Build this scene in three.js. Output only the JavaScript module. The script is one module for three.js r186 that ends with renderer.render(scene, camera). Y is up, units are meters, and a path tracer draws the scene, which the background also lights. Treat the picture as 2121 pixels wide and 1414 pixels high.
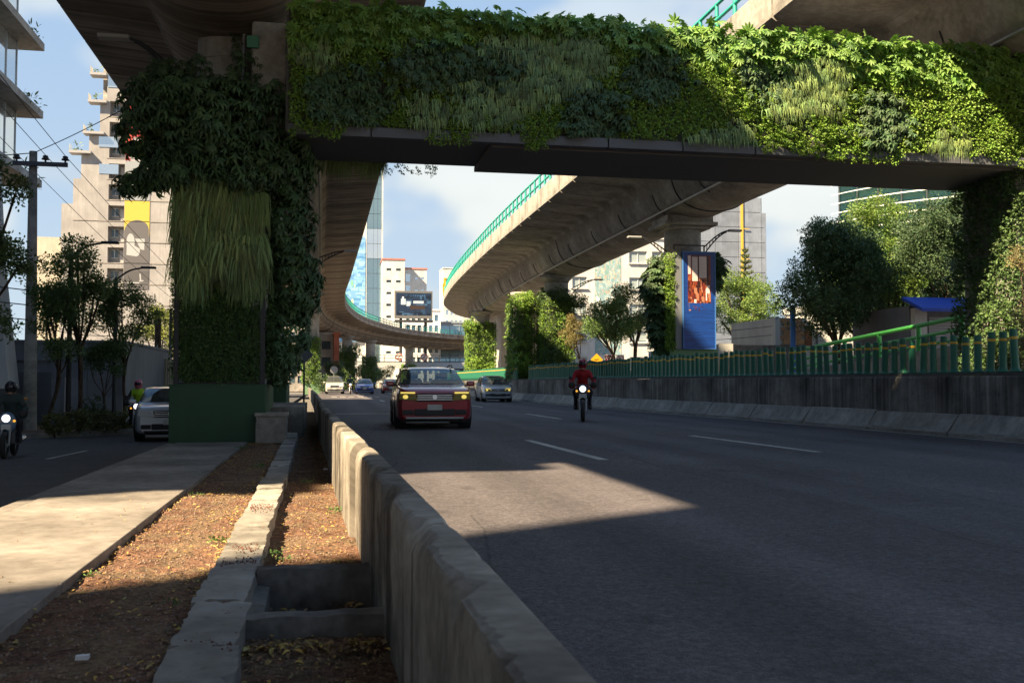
import * as THREE from 'three';
import { mergeGeometries, mergeVertices, toCreasedNormals } from 'three/addons/utils/BufferGeometryUtils.js';
import { RoundedBoxGeometry } from 'three/addons/geometries/RoundedBoxGeometry.js';
import { ImprovedNoise } from 'three/addons/math/ImprovedNoise.js';
import { MarchingCubes } from 'three/addons/objects/MarchingCubes.js';

// ---------------------------------------------------------------- camera, sky, sun, exposure
// world: x across the expressway, y up, the expressway runs along -z; "d" below always means distance ahead (= -z)
const scene = new THREE.Scene();
const camera = new THREE.PerspectiveCamera(37.86, 1024 / 682, 0.1, 3000);
camera.rotation.order = 'YXZ';
camera.position.set(0, 1.1, 0);
camera.rotation.set(THREE.MathUtils.degToRad(2.36), THREE.MathUtils.degToRad(-10.66), 0);
camera.focus = 19; camera.userData.fStop = 6.3;
const renderer = new THREE.WebGLRenderer({ antialias: true });
renderer.toneMapping = THREE.LinearToneMapping;
renderer.toneMappingExposure = 3.85;
renderer.shadowMap.enabled = true;

const perlin = new ImprovedNoise();
const fbm3 = (x, y, z, o = 5) => { let s = 0, a = 0.5, n = 0; for (let i = 0; i < o; i++) { s += a * perlin.noise(x, y, z); n += a; x *= 2.03; y *= 2.03; z *= 2.03; a *= 0.52; } return s / n; };
const clamp = (x, a = 0, b = 1) => Math.min(b, Math.max(a, x));
const lerp = (a, b, t) => a + (b - a) * t;
const smooth = (a, b, x) => { const t = clamp((x - a) / (b - a)); return t * t * (3 - 2 * t); };
{
  const w = 1024, h = 512, px = new Float32Array(w * h * 4);
  for (let j = 0; j < h; j++) {
    const el = ((j + 0.5) / h - 0.5) * Math.PI, y = Math.sin(el), c = Math.cos(el);
    for (let i = 0; i < w; i++) {
      const az = ((i + 0.5) / w - 0.5) * 2 * Math.PI, x = c * Math.cos(az), z = c * Math.sin(az), k = (j * w + i) * 4;
      const e = Math.max(y, 0), t = Math.pow(e, 0.55);
      let r = lerp(0.37, 0.07, t), g = lerp(0.42, 0.185, t), b = lerp(0.465, 0.42, t);
      const q = 1 / (e + 0.16), n = fbm3(x * q * 1.25 + 3.1, z * q * 1.25 + 1.7, e * 6 + 4.2, 6);
      const n2 = fbm3(x * 3.2 + 8, y * 6.5, z * 3.2 + 2, 5);
      let cl = smooth(0.0, 0.32, n) * 0.75 + smooth(-0.02, 0.13, n2) * smooth(0.6, 0.12, e) * 0.95;
      cl = clamp(cl); const lum = 0.43 + 0.06 * clamp(n2 * 3, -1, 1);
      r = lerp(r, lum * 0.98, cl); g = lerp(g, lum * 1.01, cl); b = lerp(b, lum * 1.04, cl);
      if (y < 0) { const d = smooth(0, -0.06, y); r = lerp(r, 0.12, d); g = lerp(g, 0.115, d); b = lerp(b, 0.11, d); }
      px[k] = r * 0.53; px[k + 1] = g * 0.535; px[k + 2] = b * 0.5; px[k + 3] = 1;
    }
  }
  const sky = new THREE.DataTexture(px, w, h, THREE.RGBAFormat, THREE.FloatType);
  sky.mapping = THREE.EquirectangularReflectionMapping; sky.magFilter = THREE.LinearFilter; sky.needsUpdate = true;
  scene.background = sky; scene.environment = sky;
}
const sun = new THREE.DirectionalLight(new THREE.Color().setRGB(1, 0.785, 0.5), 5);
sun.position.set(-200, 212, 118); sun.target.position.set(0, 0, 0);
sun.castShadow = true; sun.shadow.radius = 1.3; sun.shadow.mapSize.set(4096, 4096);
Object.assign(sun.shadow.camera, { left: -120, right: 120, top: 120, bottom: -120, near: 1, far: 900 });
scene.add(sun, sun.target);

// ---------------------------------------------------------------- helpers
let seed = 12345;
const rnd = () => { seed = (seed + 0x6D2B79F5) | 0; let t = Math.imul(seed ^ (seed >>> 15), 1 | seed); t = (t + Math.imul(t ^ (t >>> 7), 61 | t)) ^ t; return ((t ^ (t >>> 14)) >>> 0) / 4294967296; };
const rr = (a, b) => a + (b - a) * rnd();
const gauss = () => Math.sqrt(-2 * Math.log(1 - rnd())) * Math.cos(6.2832 * rnd());
const P = (x, y, d) => new THREE.Vector3(x, y, -d);
const used = {};
const numbered = n => { const k = used[n] = (used[n] ?? -1) + 1; return k ? n + '_' + String(k).padStart(3, '0') : n; };
function thing(name, label, category, [x, y, d], opt = {}) {
  const o = new THREE.Group(); o.name = numbered(name); o.position.set(x, y, -d); o.rotation.y = opt.turn || 0;
  o.userData = opt.kind ? { label, kind: opt.kind } : { label, category };
  if (opt.group) o.userData.group = opt.group;
  o.inWorld = !!opt.world; scene.add(o); return o;
}
function fixUV(g) {
  if (g.index) g = g.toNonIndexed();
  const p = g.attributes.position, n = p.count, uv = new Float32Array(n * 2);
  const a = new THREE.Vector3(), b = new THREE.Vector3(), c = new THREE.Vector3();
  for (let i = 0; i < n; i += 3) {
    a.fromBufferAttribute(p, i); b.fromBufferAttribute(p, i + 1).sub(a); c.fromBufferAttribute(p, i + 2).sub(a); b.cross(c);
    const ax = Math.abs(b.x), ay = Math.abs(b.y) , az = Math.abs(b.z);
    for (let k = i; k < i + 3; k++) {
      const x = p.getX(k), y = p.getY(k), z = p.getZ(k);
      if (ay >= ax && ay >= az) { uv[2 * k] = x; uv[2 * k + 1] = z; } else if (ax >= az) { uv[2 * k] = z; uv[2 * k + 1] = y; } else { uv[2 * k] = x; uv[2 * k + 1] = y; }
    }
  }
  g.setAttribute('uv', new THREE.BufferAttribute(uv, 2)); return g;
}
const clean = g => { let o = g.index ? g.toNonIndexed() : g; for (const k of Object.keys(o.attributes)) if (!['position', 'normal', 'uv', 'color'].includes(k)) o.deleteAttribute(k); if (!o.attributes.normal) o.computeVertexNormals(); if (!o.attributes.uv) o.setAttribute('uv', new THREE.BufferAttribute(new Float32Array(o.attributes.position.count * 2), 2)); o.morphAttributes = {}; return o; };
const merge = list => { const l = list.map(clean); return l.length === 1 ? l[0] : mergeGeometries(l); };
function part(parent, name, geos, m, opt = {}) {
  let g = Array.isArray(geos) ? merge(geos) : geos;
  if (parent.inWorld) { g = g === geos ? g.clone() : g; g.translate(-parent.position.x, -parent.position.y, -parent.position.z); }
  if (!opt.keepUV) g = fixUV(g);
  const o = new THREE.Mesh(g, m); o.name = name; o.castShadow = o.receiveShadow = true;
  if (opt.label) o.userData.label = opt.label; if (opt.kind) o.userData.kind = opt.kind;
  parent.add(o); return o;
}
const sub = (mesh, name, geos, m, root, opt = {}) => { const fake = { inWorld: root?.inWorld, position: root?.position, add: o => mesh.add(o) }; return part(fake, name, geos, m, opt); };
function structure(name, label, geos, m, opt = {}) {
  let g = Array.isArray(geos) ? merge(geos) : geos; if (!opt.keepUV) g = fixUV(g);
  const o = new THREE.Mesh(g, m); o.name = numbered(name); o.userData = { kind: opt.kind || 'structure', label }; o.castShadow = o.receiveShadow = true; scene.add(o); return o;
}
// geometry makers in (x, y, d) coordinates
const bx = (x, y, d, w, h, dep, turn = 0, bev = 0) => { const g = bev ? new RoundedBoxGeometry(w, h, dep, 1, bev) : new THREE.BoxGeometry(w, h, dep); if (turn) g.rotateY(turn); return clean(g.translate(x, y, -d)); };
const lo = (x0, x1, y0, y1, d0, d1, bev = 0) => bx((x0 + x1) / 2, (y0 + y1) / 2, (d0 + d1) / 2, x1 - x0, y1 - y0, Math.abs(d1 - d0), 0, bev);
function cyl(a, b, r0, r1 = r0, seg = 10, open = false) {
  const v = b.clone().sub(a), g = new THREE.CylinderGeometry(r1, r0, v.length(), seg, 1, open);
  g.applyQuaternion(new THREE.Quaternion().setFromUnitVectors(new THREE.Vector3(0, 1, 0), v.clone().normalize())); const m = a.clone().add(b).multiplyScalar(0.5);
  return clean(g.translate(m.x, m.y, m.z));
}
const tube = (pts, r, n = 12, seg = 6) => clean(new THREE.TubeGeometry(new THREE.CatmullRomCurve3(pts), n, r, seg, false));
const ball = (x, y, d, r, s = [1, 1, 1], w = 12, h = 8) => clean(new THREE.SphereGeometry(r, w, h).scale(...s).translate(x, y, -d));
const poly = (pts, depth, bev = 0) => { const s = new THREE.Shape(pts.map(p => new THREE.Vector2(...p))); return clean(new THREE.ExtrudeGeometry(s, { depth, bevelEnabled: bev > 0, bevelThickness: bev, bevelSize: bev, bevelSegments: 1, curveSegments: 8 })); };
// closed profile (pts: [x, y] in the plane across the path) swept along stations {p: Vector3, r: right vector}
function sweep(stations, profile, caps = true, crease = 0.6) {
  const n = profile.length, pos = [], idx = [];
  for (const s of stations) for (const [x, y] of (s.profile || profile)) pos.push(s.p.x + s.r.x * x, s.p.y + y, s.p.z + s.r.z * x);
  for (let i = 0; i < stations.length - 1; i++) for (let k = 0; k < n; k++) { const a = i * n + k, b = i * n + (k + 1) % n, c = a + n, d = b + n; idx.push(a, b, c, b, d, c); }
  if (caps) { const tri = THREE.ShapeUtils.triangulateShape(profile.map(p => new THREE.Vector2(...p)), []); const l = (stations.length - 1) * n; for (const [a, b, c] of tri) { idx.push(a, c, b); idx.push(a + l, b + l, c + l); } }
  const g = new THREE.BufferGeometry(); g.setAttribute('position', new THREE.Float32BufferAttribute(pos, 3)); g.setIndex(idx);
  return clean(toCreasedNormals(g, crease));
}
// ---------------------------------------------------------------- textures
const hash = (i, j, s) => { let h = Math.imul(i, 374761393) + Math.imul(j, 668265263) + Math.imul(s, 2147483647 ^ 0x5bd1e995); h = Math.imul(h ^ (h >>> 13), 1274126177); return ((h ^ (h >>> 16)) >>> 0) / 4294967296; };
const vn = (u, v, fx, fy, s) => { const x = u * fx, y = v * fy, i = Math.floor(x), j = Math.floor(y); let a = x - i, b = y - j; a = a * a * (3 - 2 * a); b = b * b * (3 - 2 * b); const i0 = ((i % fx) + fx) % fx, i1 = (i0 + 1) % fx, j0 = ((j % fy) + fy) % fy, j1 = (j0 + 1) % fy; return lerp(lerp(hash(i0, j0, s), hash(i1, j0, s), a), lerp(hash(i0, j1, s), hash(i1, j1, s), a), b); };
const fb = (u, v, fx, fy, o, s) => { let t = 0, a = 0.5, n = 0; for (let k = 0; k < o; k++) { t += a * vn(u, v, fx, fy, s + k); n += a; a *= 0.55; fx *= 2; fy *= 2; } return t / n; };
function tex(size, metres, f, data = false) {
  const px = new Uint8Array(size * size * 4);
  for (let j = 0; j < size; j++) for (let i = 0; i < size; i++) { const c = f((i + 0.5) / size, (j + 0.5) / size), k = (j * size + i) * 4; const a = Array.isArray(c) ? c : [c, c, c]; for (let q = 0; q < 3; q++) px[k + q] = clamp(a[q]) * 255; px[k + 3] = 255; }
  const t = new THREE.DataTexture(px, size, size); t.wrapS = t.wrapT = THREE.RepeatWrapping; t.magFilter = t.minFilter = THREE.LinearFilter; t.repeat.set(1 / metres, 1 / metres); if (!data) t.colorSpace = THREE.SRGBColorSpace; t.needsUpdate = true; return t;
}
const tConc = tex(1024, 4, (u, v) => { const a = fb(u, v, 4, 4, 6, 1), b = fb(u, v, 40, 40, 3, 9), p = fb(u, v, 110, 110, 2, 21); let c = 0.62 + 0.5 * (a - 0.5) + 0.22 * (b - 0.5); if (p > 0.76) c -= 0.06; const s = fb(u, v, 9, 7, 4, 33); c -= smooth(0.5, 0.8, s) * 0.08; return [c + 0.2, c + 0.185, c + 0.165]; });
const tConcB = tex(512, 2, (u, v) => fb(u, v, 20, 20, 5, 5), true);
const tStreak = tex(1024, 6, (u, v) => { const a = fb(u, v, 60, 2, 4, 3), b = fb(u, v, 160, 5, 3, 8), c = fb(u, v, 5, 5, 5, 14), d = fb(u, v, 18, 1, 3, 40); const m = fb(u, v, 7, 3, 4, 60); let k = 0.7 + (0.2 + 0.5 * m) * (a - 0.5) + 0.26 * (b - 0.5) + 0.55 * (c - 0.5) + 0.25 * (fb(u, v, 30, 26, 4, 71) - 0.5); if (d > 0.6) k -= (d - 0.6) * 1.4 * m * 2; if (fb(u, v, 90, 90, 2, 50) > 0.76) k -= 0.12; return [k + 0.04, k + 0.025, k]; });
const tWorn = tex(1024, 5, (u, v) => { const c = fb(u, v, 4, 4, 6, 114), m = fb(u, v, 22, 18, 4, 171), f = fb(u, v, 130, 120, 3, 131), st = fb(u, v, 46, 2, 4, 103), w = smooth(0.42, 0.62, fb(u, v, 5, 4, 4, 160)), d = smooth(0.6, 0.72, fb(u, v, 14, 3, 4, 140)); const k = 0.7 + 0.5 * (c - 0.5) + 0.34 * (m - 0.5) + 0.24 * (f - 0.5) + 0.3 * w * (st - 0.5) - 0.24 * d - 0.2 * smooth(0.56, 0.7, fb(u, v, 9, 9, 5, 190)) * (0.4 + fb(u, v, 70, 70, 3, 195)); return [k + 0.045, k + 0.025, k]; });
const tBoard = tex(1024, 5, (u, v) => { const rows = 34, r = Math.floor(v * rows), fr = v * rows - r; const tone = hash(r, 3, 7), g = fb(u + tone, v, 6, 120, 4, 12), c = fb(u, v, 5, 5, 5, 17); let k = 0.68 + 0.24 * (tone - 0.5) + 0.3 * (g - 0.5) + 0.4 * (c - 0.5); if (fr < 0.08) k -= 0.2 * hash(r, 9, 2); return [k + 0.1, k + 0.06, k + 0.02]; });
const tGrain = tex(1024, 1.6, (u, v) => { const a = hash(Math.floor(u * 512), Math.floor(v * 512), 3), b = fb(u, v, 90, 90, 3, 4), c = fb(u, v, 5, 5, 4, 7), d = hash(Math.floor(u * 340), Math.floor(v * 340), 13); let k = 0.64 + 0.26 * (a - 0.5) + 0.42 * (b - 0.5) + 0.2 * (c - 0.5) + 0.2 * (fb(u, v, 34, 34, 3, 88) - 0.5); if (d > 0.985) k += 0.3; return [k, k * 0.985, k * 0.99]; });
const tGrainB = tex(1024, 0.8, (u, v) => fb(u, v, 130, 130, 3, 2), true);
const tSoil = tex(1024, 1.5, (u, v) => { const a = hash(Math.floor(u * 400), Math.floor(v * 400), 3), b = fb(u, v, 60, 60, 4, 4), c = fb(u, v, 5, 5, 5, 7); const k = 0.62 + 0.32 * (a - 0.5) + 0.5 * (b - 0.5) + 0.3 * (c - 0.5), m = smooth(0.5, 0.62, fb(u, v, 8, 8, 5, 61)); return [k + 0.07, lerp(k - 0.02, k + 0.05, m), lerp(k - 0.05, k + 0.01, m)]; });
const tSoilB = tex(1024, 1.5, (u, v) => fb(u, v, 50, 50, 5, 71), true);
const tBark = tex(512, 1, (u, v) => { const k = 0.6 + 0.7 * (fb(u, v, 30, 5, 4, 3) - 0.5); return [k + 0.05, k, k - 0.04]; });
const tPlaster = tex(512, 6, (u, v) => { const k = 0.86 + 0.18 * (fb(u, v, 6, 4, 5, 3) - 0.5) + 0.1 * (fb(u, v, 50, 3, 3, 9) - 0.5); return k; });
// expressway surface: 12.8 m across by 16 m along, with worn wheel tracks, patches, tar lines and oil spots in the asphalt itself
const tRoad = (() => {
  const cracks = Array.from({ length: 7 }, (_, i) => ({ x: 0.08 + 0.135 * i, a: 0.006 + 0.01 * rnd(), o: rnd(), long: i % 3 !== 1 }));
  const t = tex(2048, 1, (u, v) => {
    const a = hash(Math.floor(u * 1400), Math.floor(v * 1600), 3), b = fb(u, v, 420, 520, 2, 4), c = fb(u, v, 9, 10, 5, 7), l = fb(u, v, 40, 3, 3, 17), x = u * 12.8;
    let lane = 0; for (const cx of [2.1, 5.7, 9.6]) { for (const s of [-0.78, 0.78]) lane += 0.05 * Math.exp(-(((x - cx - s) / 0.34) ** 2)); lane -= 0.045 * Math.exp(-(((x - cx) / 0.3) ** 2)); }
    let k = 0.63 + 0.2 * (a - 0.5) + 0.26 * (b - 0.5) + 0.16 * (c - 0.5) + 0.12 * (l - 0.5) + lane;
    if (u > 0.34 && u < 0.44 && v > 0.2 && v < 0.5) k -= 0.05; if (u > 0.62 && u < 0.86 && v > 0.66 && v < 0.78) k += 0.035;
    const sp = fb(u, v, 26, 32, 2, 91); if (sp > 0.78) k -= (sp - 0.78) * 0.9;
    for (const q of cracks) { const d = q.long ? Math.abs(u - q.x - q.a * Math.sin(v * 6.283 * 2 + q.o * 6) - 0.012 * (fb(v, q.o, 14, 2, 4, 5) - 0.5)) * 12.8 : Math.abs(v - q.o - 0.01 * (fb(u, q.o, 14, 2, 4, 6) - 0.5)) * 16; if (d < 0.012 && fb(u, v, 12, 12, 2, 44) > 0.46) k -= 0.13; }
    return [k, k * 0.985, k * 0.995];
  }); t.repeat.set(1 / 12.8, 1 / 16); return t;
})();
const rgb = (r, g, b) => new THREE.Color().setRGB(r, g, b);
const M = (c, rough = 0.8, o = {}) => new THREE.MeshStandardMaterial({ color: Array.isArray(c) ? rgb(...c) : c, roughness: rough, metalness: 0, ...o });
const mat = {
  conc: M([0.42, 0.41, 0.39], 0.9, { map: tConc, bumpMap: tConcB, bumpScale: 0.004 }),
  concRough: M([0.40, 0.39, 0.37], 0.95, { map: tConc, bumpMap: tConcB, bumpScale: 0.012 }),
  barrier: M([0.40, 0.385, 0.36], 0.92, { map: tWorn, bumpMap: tConcB, bumpScale: 0.014 }),
  wall: M([0.25, 0.245, 0.24], 0.9, { map: tStreak, bumpMap: tConcB, bumpScale: 0.004 }),
  deck: M([0.42, 0.415, 0.40], 0.88, { map: tConc, bumpMap: tConcB, bumpScale: 0.003 }),
  deckBoard: M([0.40, 0.36, 0.32], 0.88, { map: tBoard, bumpMap: tConcB, bumpScale: 0.003 }),
  deckWhite: M([0.5, 0.49, 0.47], 0.85, { map: tStreak }),
  asphalt: M([0.225, 0.208, 0.222], 0.88, { map: tRoad, bumpMap: tGrainB, bumpScale: 0.006 }),
  asphaltOld: M([0.16, 0.155, 0.16], 0.8, { map: tGrain, bumpMap: tGrainB, bumpScale: 0.005 }),
  paint: M([0.62, 0.61, 0.58], 0.7, { map: tConc }),
  soil: M([0.31, 0.21, 0.135], 1, { map: tSoil, bumpMap: tSoilB, bumpScale: 0.03 }),
  concDark: M([0.30, 0.295, 0.29], 0.95, { map: tWorn, bumpMap: tConcB, bumpScale: 0.012 }),
  walk: M([0.31, 0.292, 0.28], 0.92, { map: tConc, bumpMap: tConcB, bumpScale: 0.003 }),
  black: M([0.022, 0.022, 0.025], 0.6),
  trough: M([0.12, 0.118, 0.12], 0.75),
  darkSteel: M([0.04, 0.043, 0.05], 0.5, { metalness: 0.4 }),
  steel: M([0.35, 0.36, 0.37], 0.45, { metalness: 0.7 }),
  greenBase: M([0.018, 0.085, 0.035], 0.6, { map: tPlaster }),
  greenPale: M([0.20, 0.36, 0.20], 0.75, { map: tPlaster }),
  post: M([0.012, 0.125, 0.075], 0.45),
  postBand: M([0.62, 0.36, 0.03], 0.5),
  teal: M([0.02, 0.30, 0.25], 0.5),
  railGreen: M([0.09, 0.50, 0.10], 0.45),
  white: M([0.72, 0.72, 0.71], 0.7, { map: tPlaster }),
  greyWall: M([0.46, 0.44, 0.42], 0.9, { map: tConc }),
  blueGrey: M([0.25, 0.27, 0.31], 0.85, { map: tPlaster }),
  brick: M([0.42, 0.2, 0.11], 0.9, { map: tConc }),
  glass: new THREE.MeshStandardMaterial({ color: rgb(0.06, 0.09, 0.11), roughness: 0.06, metalness: 0.0 }),
  glassBlue: new THREE.MeshStandardMaterial({ color: rgb(0.22, 0.32, 0.38), roughness: 0.05, metalness: 0.75 }),
  glassPale: new THREE.MeshStandardMaterial({ color: rgb(0.62, 0.68, 0.72), roughness: 0.06, metalness: 0.85 }),
  bark: M([0.16, 0.125, 0.095], 0.95, { map: tBark }),
  rubber: M([0.018, 0.018, 0.018], 0.85),
  chrome: M([0.6, 0.6, 0.62], 0.2, { metalness: 0.95 }),
  wire: M([0.02, 0.02, 0.022], 0.7),
};
// ---------------------------------------------------------------- ground, roads, walkway
const tab = (t, d) => { if (d <= t[0][0]) return t[0][1]; for (let i = 1; i < t.length; i++) if (d <= t[i][0]) return lerp(t[i - 1][1], t[i][1], (d - t[i - 1][0]) / (t[i][0] - t[i - 1][0])); return t[t.length - 1][1]; };
const barrierX = d => tab([[-3, 0.33], [3.7, 0.29], [7.8, 0.22], [12, 0.11], [21.5, -0.11], [40, -0.38], [60, -0.75], [100, -1.6], [260, -4]], d);
const wallX = d => tab([[-30, 12.75], [16, 12.62], [23.4, 12.52], [40, 11.7], [54, 11.5], [110, 11.3], [260, 11]], d);
const kerbL = d => tab([[1, -0.55], [5, -0.6], [8, -0.63], [14, -0.68], [26, -0.8]], d);
const kerbR = d => tab([[1, -0.24], [5, -0.34], [8, -0.385], [14, -0.44], [26, -0.62]], d);
const streetY = d => tab([[9, -0.1], [30, -0.55], [40, -0.72], [300, -0.75]], d);
function strip(x0, x1, y, d0, d1, n, m = 1, bump = 0) {   // sheet between two lines x0(d), x1(d)
  const pos = [], idx = [];
  for (let i = 0; i <= n; i++) { const d = lerp(d0, d1, i / n); for (let k = 0; k <= m; k++) { const x = lerp(x0(d), x1(d), k / m); const yy = typeof y === 'function' ? y(d) : y; pos.push(x, yy + (bump ? bump * fbm3(x * 2.3, 1.7, d * 2.3, 4) + bump * 0.5 * fbm3(x * 11, 5.1, d * 11, 2) : 0), -d); } }
  for (let i = 0; i < n; i++) for (let k = 0; k < m; k++) { const a = i * (m + 1) + k, b = a + 1, c = a + m + 1, e = c + 1; idx.push(a, b, c, b, e, c); }
  const g = new THREE.BufferGeometry(); g.setAttribute('position', new THREE.Float32BufferAttribute(pos, 3)); g.setIndex(idx); g.computeVertexNormals(); return clean(g);
}
const K = c => () => c;
structure('ground', 'wide grey ground under the city', clean(new THREE.PlaneGeometry(3000, 3000).rotateX(-Math.PI / 2).translate(0, -0.95, -600)), M([0.2, 0.19, 0.18], 0.95, { map: tConc }));
const road = structure('expressway', 'dark asphalt expressway running into the distance', strip(d => barrierX(d) + 0.08, d => wallX(d) + 0.25, 0, -40, 420, 230), mat.asphalt);
{
  const lines = [], w = 0.075, l1 = d => 3.9 - 0.02 * (Math.min(d, 40) - 14), l2 = d => d < 30 ? 7.68 - 0.045 * (d - 14.6) : 6.98 - 0.004 * (d - 30);
  const dash = (f, a, b, name = 'lane_dash') => part(road, name, strip(d => f(d) - w, d => f(d) + w, 0.005, a, b, 3), mat.paint);
  for (const a of [-0.8, 13.7, 28.3, 43, 57.5, 72, 86.5, 101]) { dash(l1, a, a + 4.95); dash(l2, a + 0.9, a + 5.9); }
  part(road, 'edge_line', strip(d => wallX(d) - 0.26, d => wallX(d) - 0.13, 0.005, -20, 130, 30), mat.paint);
  part(road, 'edge_line', strip(d => barrierX(d) + 0.42, d => barrierX(d) + 0.54, 0.005, 24, 130, 20), mat.paint);
  for (const x of [0.5, 1.15, 1.8, 2.5, 3.1, 3.7, 5.6, 6.2, 6.8]) part(road, 'rumble_mark', lo(x, x + 0.42, 0.002, 0.012, 76, 77.4), mat.paint);
  part(road, 'pale_strip', lo(0.35, 3.1, 0.001, 0.005, 35.4, 35.65), mat.paint);  // thin pale strip across the near lane
}
structure('side_street', 'lower asphalt side street beside the walkway', strip(d => tab([[18, -12], [30, -9.6], [40, -8.6], [60, -8.4]], d), d => tab([[20, -2.72], [60, -2.9]], d), streetY, -30, 160, 60), mat.asphaltOld);
part(scene.getObjectByName('side_street'), 'lane_line', strip(d => -5.1 - 0.02 * (d - 20) - 0.05, d => -5.1 - 0.02 * (d - 20) + 0.05, d => streetY(d) + 0.006, 20, 23.5, 6), mat.paint);
// concrete walkway: separate cast slabs with an edge strip
{
  const wk = new THREE.Group(); wk.name = 'walkway'; wk.userData = { kind: 'structure', label: 'pale concrete walkway beside the reddish soil bed' }; scene.add(wk); wk.inWorld = true;
  const ds = [-0.5, 1.7, 3.65, 5.75, 7.9, 10.1, 12.3, 14.5, 16.7, 18.8];
  for (let i = 0; i < ds.length - 1; i++) {
    part(wk, 'slab', bx(-2.0, -0.08 + rr(-0.004, 0.004), (ds[i] + ds[i + 1]) / 2, 1.24, 0.2, ds[i + 1] - ds[i] - 0.012, 0, 0.012), mat.walk);
    part(wk, 'edge_stone', bx(-2.71, -0.085 + rr(-0.004, 0.004), (ds[i] + ds[i + 1]) / 2, 0.155, 0.19, ds[i + 1] - ds[i] - 0.02, 0, 0.015), mat.walk);
  }
}
structure('soil_bed', 'reddish soil bed between walkway and kerb stones', [strip(K(-2.9), d => kerbL(d) + 0.1, -0.045, 18.7, 30, 60, 24, 0.03), strip(K(-1.42), d => kerbL(d) + 0.1, d => -0.03, 0.8, 18.8, 240, 14, 0.045)], mat.soil);
structure('soil_trench', 'reddish soil between the kerb stones and the barrier', [strip(d => kerbR(d) - 0.1, d => barrierX(d) + 0.1, -0.05, 5.72, 40, 300, 10, 0.04), strip(d => kerbR(d) - 0.1, d => barrierX(d) + 0.1, -0.045, 0.8, 4.66, 60, 10, 0.04), strip(d => kerbR(d) - 0.1, d => barrierX(d) + 0.1, -0.17, 4.6, 5.8, 20, 10, 0.03)], mat.soil);
// kerb stones
function roughBox(w, h, l, amp, s, nx = 5, ny = 3, nz = 10) {
  const g = new THREE.BoxGeometry(w, h, l, nx, ny, nz), p = g.attributes.position;
  for (let i = 0; i < p.count; i++) {
    const x = p.getX(i), y = p.getY(i), z = p.getZ(i), e = smooth(0.35, 0.5, Math.abs(x) / w) + smooth(0.35, 0.5, Math.abs(z) / l);
    const n = fbm3(x * 6 + s, y * 6, z * 6 + s * 1.7, 4), c = Math.max(0, fbm3(x * 9 + s * 3, y * 9 + 2, z * 9, 3));
    const k = y > 0 ? 1 : 0.3;
    p.setXYZ(i, x + amp * n * k - Math.sign(x) * amp * 1.4 * c * e * k, y + amp * 0.7 * n * k - (y > 0 ? amp * 1.6 * c * e : 0), z + amp * n * 0.5);
  }
  const g2 = mergeVertices((g.deleteAttribute('normal'), g.deleteAttribute('uv'), g)); return clean(toCreasedNormals(g2, 0.7));
}
{
  const kb = thing('kerb', 'worn row of pale concrete kerb stones between the two soil beds', 'kerb', [-0.5, -0.1, 12]);
  const mats = [0.95, 1, 1.05, 0.9].map(k => { const m = mat.concRough.clone(); m.color.multiplyScalar(k); return m; });
  let d = 0.9, i = 0;
  while (d < 27) {
    const l = rr(0.62, 1.05), c = d + l / 2, xl = kerbL(c), xr = kerbR(c);
    const g = roughBox(xr - xl, 0.24, l - 0.012, 0.03, i * 3.3, 6, 4, 14); g.rotateY(rr(-0.02, 0.02)); g.translate((xl + xr) / 2 + rr(-0.012, 0.012) + 0.5, -0.06 + rr(-0.012, 0.012) + 0.1, -(c - 12));
    part(kb, 'kerb_stone', g, mats[i % 4]); d += l; i++;
  }
  const dr = thing('drain_inlet', 'open drain box of two dark concrete cross walls by the barrier', 'drain', [-0.03, -0.2, 5.2]);
  const put = (g, x, y, z) => g.translate(x, y, z);
  part(dr, 'cross_wall', put(roughBox(0.66, 0.24, 0.13, 0.022, 4, 14, 4, 5), 0.0, 0.13, 0.52), mat.concDark);
  part(dr, 'cross_wall', put(roughBox(0.66, 0.27, 0.14, 0.022, 9, 14, 4, 5), 0.0, 0.145, -0.5), mat.concDark);
  part(dr, 'side_wall', put(roughBox(0.1, 0.2, 0.95, 0.014, 14, 3, 3, 10), -0.3, 0.1, 0.01), mat.concDark);
}
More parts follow.
